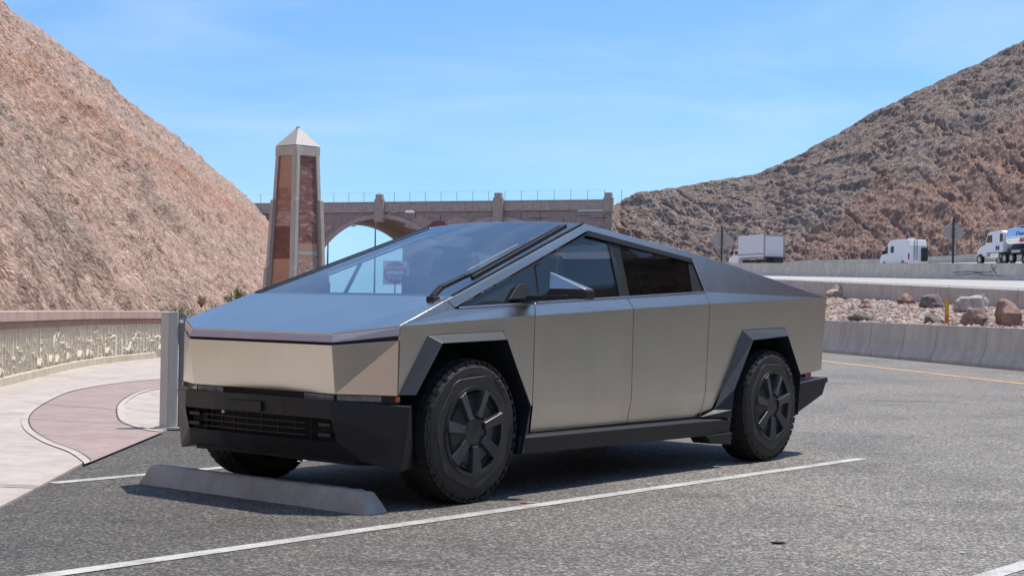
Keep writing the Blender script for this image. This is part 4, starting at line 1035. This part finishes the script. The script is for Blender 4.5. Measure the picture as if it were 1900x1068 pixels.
# front fascia
fc = (.607, .950, .988); fk = (.832, .63, .953); fcb = (.609, .950, .6646); fkb = (.790, .625, .6647)
panel('front_panel', [fc, fk, mx_(fk), mx_(fc), fcb, fkb, mx_(fkb), mx_(fcb)], [[0, 1, 5, 4], [1, 2, 6, 5], [2, 3, 7, 6]], ST, out=(1, 0, 0), gap=.002)
lb = (.603, .950, 1.013); lk = (.828, .632, .967)
lt = (.600, .950, 1.064); lkt = (.813, .627, 1.010)
panel('light_bar', [lt, lkt, mx_(lkt), mx_(lt), lb, lk, mx_(lk), mx_(lb)], [[0, 1, 5, 4], [1, 2, 6, 5], [2, 3, 7, 6]], MAT['lightbar'], out=(1, 0, 0), gap=.001)
q = .014; ga = (.59, .945, 1.07); gk = (.80, .62, 1.015); gb_ = (.590, .945, .62); gkb = (.77, .615, .62)
panel('fascia_backing', [ga, gk, mx_(gk), mx_(ga), gb_, gkb, mx_(gkb), mx_(gb_)], [[0, 1, 5, 4], [1, 2, 6, 5], [2, 3, 7, 6]], MAT['black'], out=(1, 0, 0), gap=0, bevel=0)
def lens(p0, p1, z0, z1, mat, name, d=.012):
    a = Vector((*p0, 0)); b = Vector((*p1, 0)); n_ = Vector((b.y-a.y, -(b.x-a.x), 0)).normalized()
    if n_.x < 0: n_ = -n_
    prism_obj(name, [a+Vector((0, 0, z0)), b+Vector((0, 0, z0)), b+Vector((0, 0, z1)), a+Vector((0, 0, z1))], n_*d, mat, tr, bevel=.002)
for s in (1, -1):
    lens((.77, s*.36), (.766, s*.60), .628, .664, MAT['lamp'], 'headlight'); lens((.76, s*.615), (.60, s*.90), .628, .664, MAT['lamp'], 'headlight')
    lens((.592, s*.925), (.580, s*.945), .632, .660, MAT['amber'], 'side_marker', .03)
# bumper
cols0 = [ # (top_back, top, z53, z395, bottom, bottom_back)
 [(.46, .93, .612), (.589, 1.034, .610), (.592, 1.022, .53), (.595, 1.005, .395), (.593, .976, .233), (.45, .93, .24)],
 [(.74, .60, .628), (.842, .64, .632), (.840, .645, .527), (.798, .655, .393), (.70, .77, .280), (.52, .70, .29)],
 [(.80, .3, .632), (.900, .3, .640), (.897, .3, .533), (.865, .3, .40), (.80, .3, .300), (.60, .3, .30)],
 [(.82, 0, .634), (.920, 0, .643), (.917, 0, .536), (.885, 0, .402), (.82, 0, .300), (.62, 0, .30)]]
cols = cols0 + [[mx_(p) for p in c] for c in cols0[-2::-1]]
bm = bmesh.new(); G_ = [[bm.verts.new(p) for p in c] for c in cols]
for i in range(6):
    for j in range(5):
        if j == 2 and 1 <= i <= 4: continue
        bm.faces.new((G_[i][j], G_[i+1][j], G_[i+1][j+1], G_[i][j+1]))
bm.faces.new(G_[0]); bm.faces.new(G_[6])
bumper = bm_obj('front_bumper', bm, MAT['black'], tr, bevel=.005)
# grille recess
bm = bmesh.new()
gx = [(.76, .64), (.82, .3), (.84, 0), (.82, -.3), (.76, -.64)]
for (x0, y0), (x1, y1) in zip(gx, gx[1:]):
    bm.faces.new([bm.verts.new(p) for p in ((x0-.05, y0, .38), (x1-.05, y1, .38), (x1-.05, y1, .545), (x0-.05, y0, .545))])
grille = bm_obj('lower_grille', bm, MAT['blackmatte'], tr)
for z in (.425, .46, .495):
    bm = bmesh.new()
    for (x0, y0), (x1, y1) in zip(gx[1:], gx[2:-1]): box_between(bm, (x0+.035, y0*1.5, z), (x1+.035, y1*1.5, z), .006, .006)
    bm_obj('grille_bar', bm, MAT['black'], grille)
for y in (-.42, -.31, -.19, -.06, .07, .2, .33, .45): box_obj('grille_post', (.85-.10*abs(y), y, .463), (.008, .007, .125), MAT['black'], grille)
for s in (-1, 1):
    for z in (.43, .49): box_obj('fog_lamp', (.80, s*.575, z), (.05, .10, .022), MAT['flare'], tr, bevel=.003)
    box_obj('fog_recess', (.755, s*.57, .46), (.05, .14, .14), MAT['blackmatte'], tr)
prism_obj('plate_mount', [(.921, -.17, .545), (.926, .15, .545), (.926, .15, .603), (.921, -.17, .603)], (.004, 0, 0), MAT['black'], tr, bevel=.001)
box_obj('parking_camera', (.912, -.20, .525), (.012, .022, .016), MAT['galv'], tr, bevel=.002)
bm = bmesh.new(); add_prism(bm, [(.70, .70, .29), (.78, .3, .305), (.79, -.3, .305), (.70, -.70, .29), (.45, -.70, .27), (.45, .70, .27)], (0, 0, -.035)); bm_obj('chin_lip', bm, MAT['blackmatte'], tr, bevel=.004)
# wheel-arch flares
def flare(A, B, name='fender_flare', split=None):
    bm = bmesh.new(); a = [bm.verts.new((x, .951, z)) for x, z in A]; b = [bm.verts.new((x, 1.025, z)) for x, z in B]; c = [bm.verts.new((x, .80, z)) for x, z in B]
    for i in range(len(A)-1):
        bm.faces.new((a[i], a[i+1], b[i+1], b[i])); bm.faces.new((b[i], b[i+1], c[i+1], c[i]))
    for i in (0, len(A)-1): bm.faces.new((a[i], b[i], c[i]))
    o = bm_obj(name, bm, MAT['flare'], tr, bevel=.005); k = o.copy(); k.scale = (1, -1, 1); C.objects.link(k)
flare([(.603, .669), (.36, 1.015), (-.342, 1.035), (-.634, .556), (-.60, .27)], [(.531, .672), (.305, .968), (-.296, .984), (-.538, .56), (-.462, .27)])
flare([(-2.66, .385), (-2.87, .435), (-2.98, .581), (-3.268, 1.029), (-3.943, 1.045), (-4.216, .66), (-4.16, .344)], [(-3.008, .372), (-3.015, .43), (-3.048, .584), (-3.318, .952), (-3.867, .979), (-4.084, .661), (-4.05, .345)])
# wheel wells
def well(x0, x1, name):
    n = 14; bm = bmesh.new(); cx = (x0+x1)/2; r_ = (x1-x0)/2; rows = []
    for i in range(n+1):
        a = math.pi*i/n; rows.append((bm.verts.new((cx+r_*math.cos(a), .90, .44+.555*math.sin(a))), bm.verts.new((cx+r_*math.cos(a), .60, .44+.555*math.sin(a)))))
    for p, q_ in zip(rows, rows[1:]): bm.faces.new((p[0], q_[0], q_[1], p[1]))
    bm.faces.new([p[1] for p in rows])
    o = bm_obj(name, bm, MAT['blackmatte'], tr); k = o.copy(); k.scale = (1, -1, 1); C.objects.link(k)
well(-.56, .60, 'wheel_well'); well(-4.15, -3.06, 'wheel_well')
# sills
bm = bmesh.new(); rows = []
for x, zt, zb in ((-.462, .385, .265), (-.60, .382, .26), (-2.66, .378, .25), (-3.03, .374, .25)):
    rows.append([bm.verts.new((x, y, z)) for y, z in ((.86, zt-.004), (.915, zt-.002), (.995, zt-.008), (1.006, zt-.02), (.99, zb), (.86, zb))])
for a, b in zip(rows, rows[1:]):
    for i in range(6): bm.faces.new((a[i], b[i], b[(i+1) % 6], a[(i+1) % 6]))
bm.faces.new(rows[0]); bm.faces.new(rows[-1])
o = bm_obj('side_sill', bm, MAT['black'], tr, bevel=.004); k = o.copy(); k.scale = (1, -1, 1); C.objects.link(k)
o = prism_obj('mud_guard', [(-2.69, 1.0, .25), (-3.03, 1.018, .26), (-3.01, 1.018, .17), (-2.79, .98, .185)], (0, -.16, 0), MAT['black'], tr, bevel=.004); k = o.copy(); k.scale = (1, -1, 1); C.objects.link(k)
# underbody and inner shell
bm = bmesh.new()
add_box(bm, (-1.85, 0, .40), (4.6, 1.16, .26)); add_box(bm, (-1.80, 0, .72), (2.2, 1.84, .70)); add_box(bm, (.33, 0, .62), (.42, 1.16, .5)); add_box(bm, (-3.6, 0, .66), (1.5, 1.16, .4))
add_box(bm, (-4.35, 0, .90), (.36, 1.86, .42)); 
bm_obj('underbody', bm, MAT['blackmatte'], tr)
bm = bmesh.new()
add_box(bm, (-1.32, 0, 1.06), (2.7, 1.84, .04)); add_box(bm, (.05, 0, 1.06), (.3, 1.7, .1)); add_box(bm, (-2.72, 0, 1.25), (.05, 1.66, .45)); 
bm_obj('cabin_floor', bm, MAT['interior'], tr)
bm = bmesh.new(); add_prism(bm, [(.10, -.86, 1.20), (-.62, -.86, 1.24), (-.70, -.86, 1.16), (-.66, -.86, 1.05), (.10, -.86, 1.05)], (0, 1.72, 0)); bm_obj('dashboard', bm, MAT['interior'], tr, bevel=.01)
box_obj('centre_screen', (-.66, 0, 1.27), (.02, .40, .22), MAT['glassdark'], tr)
def seat(x, y, w=.5, name='seat'):
    bm = bmesh.new(); add_box(bm, (x, y, 1.1), (.5, w, .14)); add_box(bm, (x-.33, y, 1.3), (.13, w*.92, .52), Matrix.Rotation(R(-14), 3, 'Y'), taper=.85)
    o = bm_obj(name, bm, MAT['seat'], tr, bevel=.04)
    bm = bmesh.new(); add_box(bm, (x-.40, y, 1.60), (.08, .24, .15), Matrix.Rotation(R(-14), 3, 'Y')); bm_obj('headrest', bm, MAT['seat'], o, bevel=.03)
seat(-1.05, .38); seat(-1.05, -.38)
bm = bmesh.new(); add_box(bm, (-2.1, 0, 1.1), (.45, 1.3, .12)); add_box(bm, (-2.42, 0, 1.28), (.12, 1.3, .4), Matrix.Rotation(R(-16), 3, 'Y')); bm_obj('rear_bench', bm, MAT['seat'], tr, bevel=.03)
bm = bmesh.new(); pts = [(-.80+.02*math.sin(a), .38+.18*math.cos(a), 1.25+.12*math.sin(a)) for a in [2*math.pi*i/24 for i in range(25)]]; add_tube(bm, pts, .014, 8, False); bm_obj('steering_wheel', bm, MAT['interior'], tr)
# roof glass, bed cover, tailgate
def strip(name, L_, mat, off=.0, thick=.012, bev=0, crown=0.0):
    n = 8; bm = bmesh.new(); rows = []
    for x, y, z in L_:
        rows.append([bm.verts.new((x-.06*crown*(1-(2*j/n-1)**2)*(1 if z > 1.7 else 0), y*(1-2*j/n), z-off+crown*(1-(2*j/n-1)**2)*min(1, max(0, (z-1.24)/.5)))) for j in range(n+1)])
    for a, b in zip(rows, rows[1:]):
        for j in range(n): bm.faces.new((a[j], a[j+1], b[j+1], b[j]))
    bm.normal_update()
    for f in bm.faces:
        if f.normal.z < 0: f.normal_flip()
    return bm_obj(name, bm, mat, tr, solid=thick, smooth=False)
def along(t, inset=.012):
    a = Vector((.6006, S, 1.0705)); b = Vector(V['P']); p = a.lerp(b, t); return (p.x, p.y-inset, p.z)
o = strip('windshield', [along(.253+.747*k/12) for k in range(13)], MAT['windshield'], .004, 0, crown=.03); o.data.shade_smooth()
o = strip('roof_glass', [(V['P'][0], V['P'][1]-.012, V['P'][2]), (V['st'][0], V['st'][1]-.012, V['st'][2])], MAT['glassdark'], .008, .01, crown=.03)
strip('bed_cover', [V['st'], V['s2'], V['s3'], V['s4'], V['E']], MAT['black'], .05, .02)
panel('tailgate', [V['E'], mx_(V['E']), mx_(V['tgb']), V['tgb']], [[0, 1, 2, 3]], ST, out=(-1, 0, 0), gap=.004)
for s in (1, -1):   # black glass edge trim along both windshield sides
    bm = bmesh.new(); a = along(.253, .014); b = along(.997, .014)
    box_between(bm, (a[0], s*a[1], a[2]+.004), (b[0], s*b[1], b[2]+.004), .018, .008, Vector((.31, 0, .95))); bm_obj('windshield_trim', bm, MAT['black'], tr)
bm = bmesh.new(); add_prism(bm, [(.078, -.88, 1.236), (.00, -.87, 1.258), (-.02, -.87, 1.20), (.08, -.88, 1.18)], (0, 1.76, 0)); bm_obj('cowl', bm, MAT['black'], tr)
prism_obj('camera_housing', [(-1.04, -.27, 1.60), (-1.28, -.30, 1.68), (-1.24, -.08, 1.668), (-1.005, .04, 1.59)], (-.01, 0, -.02), MAT['dark'], tr)
for s_ in (1, -1): prism_obj('pillar_trim', [(.03, s_*.90, 1.178), (-.56, s_*.83, 1.375), (-.60, s_*.885, 1.20)], (0, -.02*s_, -.006), MAT['interior'], tr)
# side windows
nU = Vector((.016, .932, .363)).normalized()
def glass(name, pts, mat, off, mirror=True, th=.005):
    poly = [Vector(p)-nU*off for p in pts]
    bm = bmesh.new(); bm.faces.new([bm.verts.new(p) for p in poly]); bm.normal_update()
    for f in bm.faces:
        if f.normal.y < 0: f.normal_flip()
    o = bm_obj(name, bm, mat, tr, solid=th if th else 0)
    if not th: pass
    k = o.copy(); k.scale = (1, -1, 1); C.objects.link(k); return o
W_ = {k: Vector(v_) for k, v_ in {'tl': (.06, .921, 1.174), 'pk': (-1.516, .738, 1.712), 'r1': (-2.737, .818, 1.559), 'r2': (-2.777, .914, 1.314), 'b': (-.70, .919, 1.213)}.items()}
fr_ = nU*.0
glass('front_glass', [(.06, .919, 1.176), (-1.52, .736, 1.70), (-1.745, .752, 1.672), (-1.69, .915, 1.262), (-.70, .918, 1.214)], MAT['frontglass'], .014)
glass('rear_glass', [(-1.87, .762, 1.655), (-2.69, .823, 1.545), (-2.62, .912, 1.310), (-1.815, .905, 1.268)], MAT['sideglass'], .014)
glass('pillar_cover', [(-1.745, .752, 1.672), (-1.87, .762, 1.655), (-1.815, .905, 1.268), (-1.69, .915, 1.262)], MAT['glassdark'], .013)
glass('rear_pillar_cover', [(-2.69, .823, 1.545), (-2.735, .820, 1.556), (-2.775, .912, 1.316), (-2.62, .912, 1.310)], MAT['black'], .012)
# top black seal, divider and belt moulding
def bar(name, a, b, w, h, mat, up=nU, mirror=True):
    bm = bmesh.new(); box_between(bm, a, b, w, h, up); o = bm_obj(name, bm, mat, tr)
    k = o.copy(); k.scale = (1, -1, 1); C.objects.link(k)
bar('window_seal', (-1.50, .737, 1.695), (-2.735, .817, 1.545), .035, .012, MAT['black'])
bar('window_seal', (.05, .908, 1.172), (-1.52, .737, 1.697), .010, .012, MAT['black'])
bar('window_divider', (-.86, .797, 1.478), (-.79, .890, 1.240), .030, .012, MAT['flare'])
bar('pillar_edge', (-1.745, .744, 1.668), (-1.68, .902, 1.262), .012, .008, MAT['flare'])
bar('belt_moulding', (.06, .926, 1.176), (-.70, .925, 1.214), .010, .012, MAT['chrome'])
bar('belt_moulding', (-.71, .925, 1.215), (-2.77, .921, 1.314), .010, .012, MAT['chrome'])
for s_ in (1, -1): prism_obj('mirror_base', [(-.425, s_*.930, 1.233), (-.56, s_*.895, 1.33), (-.634, s_*.893, 1.338), (-.672, s_*.931, 1.243)], (0, -.02*s_, -.006), MAT['black'], tr, bevel=.003)
# mirrors
def mirror_set():
    a = (-.645, 1.075); b = (-.755, 1.275)
    bx = .11
    bm = bmesh.new()
    f = [Vector((a[0], a[1], 1.412)), Vector((b[0], b[1], 1.305)), Vector((a[0], a[1], 1.305))]
    top = bm.verts.new((a[0]-.045, a[1]-.03, 1.412)); l0 = bm.verts.new((a[0], a[1], 1.305)); r0 = bm.verts.new((b[0], b[1], 1.305)); l1 = bm.verts.new((a[0]-bx, a[1]-.04, 1.305)); r1 = bm.verts.new((b[0]-.10, b[1]-.01, 1.305)); t1 = bm.verts.new((a[0]-bx, a[1]-.035, 1.405))
    for q in ((top, l0, r0), (top, t1, l1, l0), (top, r0, r1, t1), (l0, l1, r1, r0), (t1, r1, l1)): bm.faces.new(q)
    o = bm_obj('mirror_cap', bm, MAT['steel_cap'], tr, bevel=.004)
    bm = bmesh.new(); add_prism(bm, [(a[0]+.005, a[1]-.008, 1.303), (b[0]+.002, b[1]+.006, 1.303), (b[0]-.11, b[1]-.0, 1.303), (a[0]-.12, a[1]-.03, 1.303)], (0, 0, -.062)); p = bm_obj('mirror_housing', bm, MAT['black'], tr, bevel=.012)
    bm = bmesh.new(); add_prism(bm, [(-.60, .92, 1.232), (-.665, 1.20, 1.240), (-.74, 1.18, 1.240), (-.70, .92, 1.232)], (0, 0, .028)); q_ = bm_obj('mirror_arm', bm, MAT['black'], tr, bevel=.006)
    for x in (o, p, q_):
        k = x.copy(); k.scale = (1, -1, 1); C.objects.link(k)
mirror_set()
# wiper
nH = Vector((.3137, 0, .9495))
def H(x, y, lift=.0): # point on hood/windshield plane
    z = 1.0705 + (.6006-x)*.3304; c_ = .03*max(0, 1-(y/.8)**2)*min(1, max(0, (z-1.24)/.5)); return Vector((x, y, z+c_))+nH*lift
wip = [H(.15, .80, .02), H(.06, .795, .05), H(-.15, .79, .05), H(-.24, .785, .042)]
bm = bmesh.new(); 
for p, q_ in zip(wip, wip[1:]): box_between(bm, p, q_, .042, .026, nH)
arm = bm_obj('wiper_arm', bm, MAT['black'], tr, bevel=.006)
bm = bmesh.new(); box_between(bm, H(-.20, .815, .024), H(-1.33, .690, .026), .022, .030, nH); bm_obj('wiper_blade', bm, MAT['black'], arm, bevel=.004)
bm = bmesh.new(); box_between(bm, H(-.22, .785, .040), H(-1.30, .668, .036), .012, .014, nH); bm_obj('wiper_spoiler', bm, MAT['dark'], arm, bevel=.003)
bm = bmesh.new(); box_between(bm, H(-.24, .757, .062), H(-.80, .705, .058), .010, .008, nH); bm_obj('wiper_link', bm, MAT['galv'], arm)
box_obj('wiper_pivot', tuple(H(.15, .80, .0)), (.07, .06, .05), MAT['black'], tr, bevel=.01)
# rear bumper
bm = bmesh.new(); add_prism(bm, [(-4.13, 1.0, .598), (-4.60, 1.0, .632), (-4.515, 1.0, .49), (-4.06, 1.0, .35)], (0, -2.0, 0)); bm_obj('rear_bumper', bm, MAT['black'], tr, bevel=.006)
box_obj('rear_step', (-4.45, 0, .60), (.5, 1.9, .03), MAT['flare'], tr)
for s in (-1, 1): box_obj('tail_light', (-4.36, s*.915, .655), (.10, .06, .045), MAT['red'], tr)
# wheels
def truck_wheel():
    Rr = .435; root = empty('wheel', (0, 0, 0)); root.parent = tr
    prof = [(-.266, .30), (-.275, .36), (-.262, .405), (-.235, .428), (-.14, .435), (-.05, .430), (-.022, .414), (-.004, .385), (.002, .345), (-.004, .295), (-.02, .272)]
    n = 96; bm = bmesh.new(); rows = []
    for i in range(n):
        a = 2*math.pi*i/n; row = []
        for j, (y, r_) in enumerate(prof):
            rr_ = r_
            if 2 <= j <= 6 and i % 2 == 0: rr_ -= .004
            row.append(bm.verts.new((rr_*math.cos(a), y, rr_*math.sin(a))))
        rows.append(row)
    for i in range(n):
        a, b = rows[i], rows[(i+1) % n]
        for j in range(len(prof)-1): bm.faces.new((a[j], a[j+1], b[j+1], b[j]))
    ty = bm_obj('tyre', bm, MAT['rubber'], root)
    # shoulder tread blocks
    bm = bmesh.new()
    for i in range(48):
        a = 2*math.pi*(i+.5)/48; m_ = Matrix.Rotation(-a, 3, 'Y')
        add_box(bm, m_ @ Vector((.4215, -.037, 0)), (.012, .045, .042 if i % 2 else .046), m_)
        if i % 2: add_box(bm, m_ @ Vector((.398, -.012, 0)), (.026, .008, .024), m_)
        for y in (-.10, -.17, -.235): add_box(bm, m_ @ Vector((.431, y, .008*(i % 2))), (.012, .052, .046), m_)
    o = bm_obj('tread_block', bm, MAT['rubber'], ty); o['kind'] = 'stuff'
    # seven-sided sidewall shield
    bm = bmesh.new(); k = 7*8; inner = []; outer_ = []; lip = []
    for i in range(k):
        a = 2*math.pi*i/k - math.pi/2; ph = (a+math.pi/2) % (2*math.pi/7); ph = min(ph, 2*math.pi/7-ph)
        ro = .322/math.cos(math.pi/7-ph)*1.0
        ro = min(.345, ro)
        inner.append(bm.verts.new((.272*math.cos(a), .004, .272*math.sin(a)))); outer_.append(bm.verts.new((ro*math.cos(a), .0045, ro*math.sin(a)))); lip.append(bm.verts.new(((ro+.006)*math.cos(a), -.002, (ro+.006)*math.sin(a))))
    for i in range(k):
        j = (i+1) % k; bm.faces.new((inner[i], outer_[i], outer_[j], inner[j])); bm.faces.new((outer_[i], lip[i], lip[j], outer_[j]))
    bm_obj('sidewall_shield', bm, MAT['rubber2'], ty)
    # cover dish
    bm = bmesh.new(); n = 56; pr = [(.278, -.012), (.272, .010), (.250, .012), (.243, -.02), (.225, -.028), (.088, -.006), (.078, .002), (.0, .004)]
    rows = [[bm.verts.new((r_*math.cos(2*math.pi*i/n), y, r_*math.sin(2*math.pi*i/n))) for i in range(n)] for r_, y in pr[:-1]]
    for a, b in zip(rows, rows[1:]):
        for i in range(n): bm.faces.new((a[i], a[(i+1) % n], b[(i+1) % n], b[i]))
    bm.faces.new(rows[-1]); cv = bm_obj('wheel_cover', bm, MAT['cover'], root)
    for i in range(7):
        a = -math.pi/2+2*math.pi*i/7+.0; m_ = Matrix.Rotation(-a, 3, 'Y')
        # raised wedge blade
        pts = [(.088, -.030), (.262, -.045), (.262, .045), (.088, .030)]
        bm = bmesh.new(); lo = [bm.verts.new(m_ @ Vector((x, -.02, z))) for x, z in pts]
        hi = [bm.verts.new(m_ @ Vector((x, y, z))) for (x, z), y in zip([(.092, -.022), (.256, -.030), (.256, .038), (.092, .024)], (.020, .030, .014, .014))]
        bm.faces.new(lo); bm.faces.new(hi)
        for q_ in range(4): bm.faces.new((lo[q_], lo[(q_+1) % 4], hi[(q_+1) % 4], hi[q_]))
        bm_obj('blade', bm, MAT['blade'], cv, bevel=.002)
        a2 = a+math.pi/7; m2 = Matrix.Rotation(-a2, 3, 'Y')
        bm = bmesh.new(); add_prism(bm, [m2 @ Vector(p) for p in ((.205, -.016, -.062), (.228, -.016, -.055), (.228, -.016, .055), (.205, -.016, .062))], (0, .004, 0)); bm_obj('vent_slot', bm, MAT['blackmatte'], cv)
        bm = bmesh.new(); add_prism(bm, [m2 @ Vector(p) for p in ((.12, -.012, -.03), (.20, -.020, -.066), (.20, -.020, .066), (.12, -.012, .03))], (0, .008, 0)); bm_obj('cover_facet', bm, MAT['cover'], cv, bevel=.002)
    for k, (ch, aa_) in enumerate((('P', 141), ('R', 134.5), ('O', 128))):
        a = R(aa_); l_ = text_mesh('lettering', ch, .040, MAT['lettergrey'], ty, (-.372*math.cos(math.pi-a), .0035, .372*math.sin(a)), (R(90), 0, R(180)), .001)
        l_.rotation_mode = 'QUATERNION'; X_ = Vector((-math.sin(a), 0, math.cos(a))); Y_ = Vector((math.cos(a), 0, math.sin(a)))
        X_ = X_ if X_.cross(Y_).y > 0 else -X_
        l_.rotation_quaternion = Matrix((X_, Y_, X_.cross(Y_))).transposed().to_quaternion(); l_.location = (.372*math.cos(a), .0015, .372*math.sin(a))
    return root
w0 = truck_wheel(); w0.location = (0, 1.0135, .436)
def cp(o, parent):
    c = o.copy(); C.objects.link(c); c.parent = parent
    for ch in list(o.children): cp(ch, c)
    return c
for x, y, s in ((-3.6354, 1.0135, 1), (0, -1.0135, -1), (-3.6354, -1.0135, -1)):
    w = cp(w0, tr); w.location = (x, y, .436)
    if s < 0: w.rotation_euler = (0, 0, math.pi)
w0.rotation_euler = (0, R(4), 0)

# ================================================================== SMALL THINGS ON THE ASPHALT
lt_ = empty('litter_stick', (.125, 9.357, .006), R(8), 'small red and white plastic stick lying beside the parking line', 'litter')
box_obj('white_end', (.02, 0, 0), (.07, .012, .008), MAT['signwhite'], lt_); box_obj('red_end', (-.035, -.002, 0), (.035, .02, .008), MAT['markorange'], lt_)
bm = bmesh.new(); add_prism(bm, [(-.035, 0, .004), (0, -.02, .004), (.04, -.008, .004), (.03, .016, .004), (-.01, .02, .004)], (0, 0, .006)); o = bm_obj('dead_leaf', bm, MAT['dark']); o.location = (1.389, 7.96, 0); tag(o, 'small dark dead leaf on the open asphalt', 'leaf')
bm = bmesh.new(); add_prism(bm, [(-.02, 0, .004), (0, -.012, .004), (.025, 0, .004), (0, .012, .004)], (0, 0, .004)); o = bm_obj('paper_scrap', bm, MAT['signwhite']); o.location = (2.28, 7.75, 0); tag(o, 'tiny white paper scrap near the right parking line', 'litter')
bm = bmesh.new(); add_prism(bm, [(-.025, 0, .004), (0, -.012, .004), (.03, 0, .004), (0, .012, .004)], (0, 0, .004)); o = bm_obj('yellow_scrap', bm, MAT['markyellow']); o.location = (2.05, 9.5, 0); tag(o, 'tiny yellow scrap lying on the grey asphalt', 'litter')
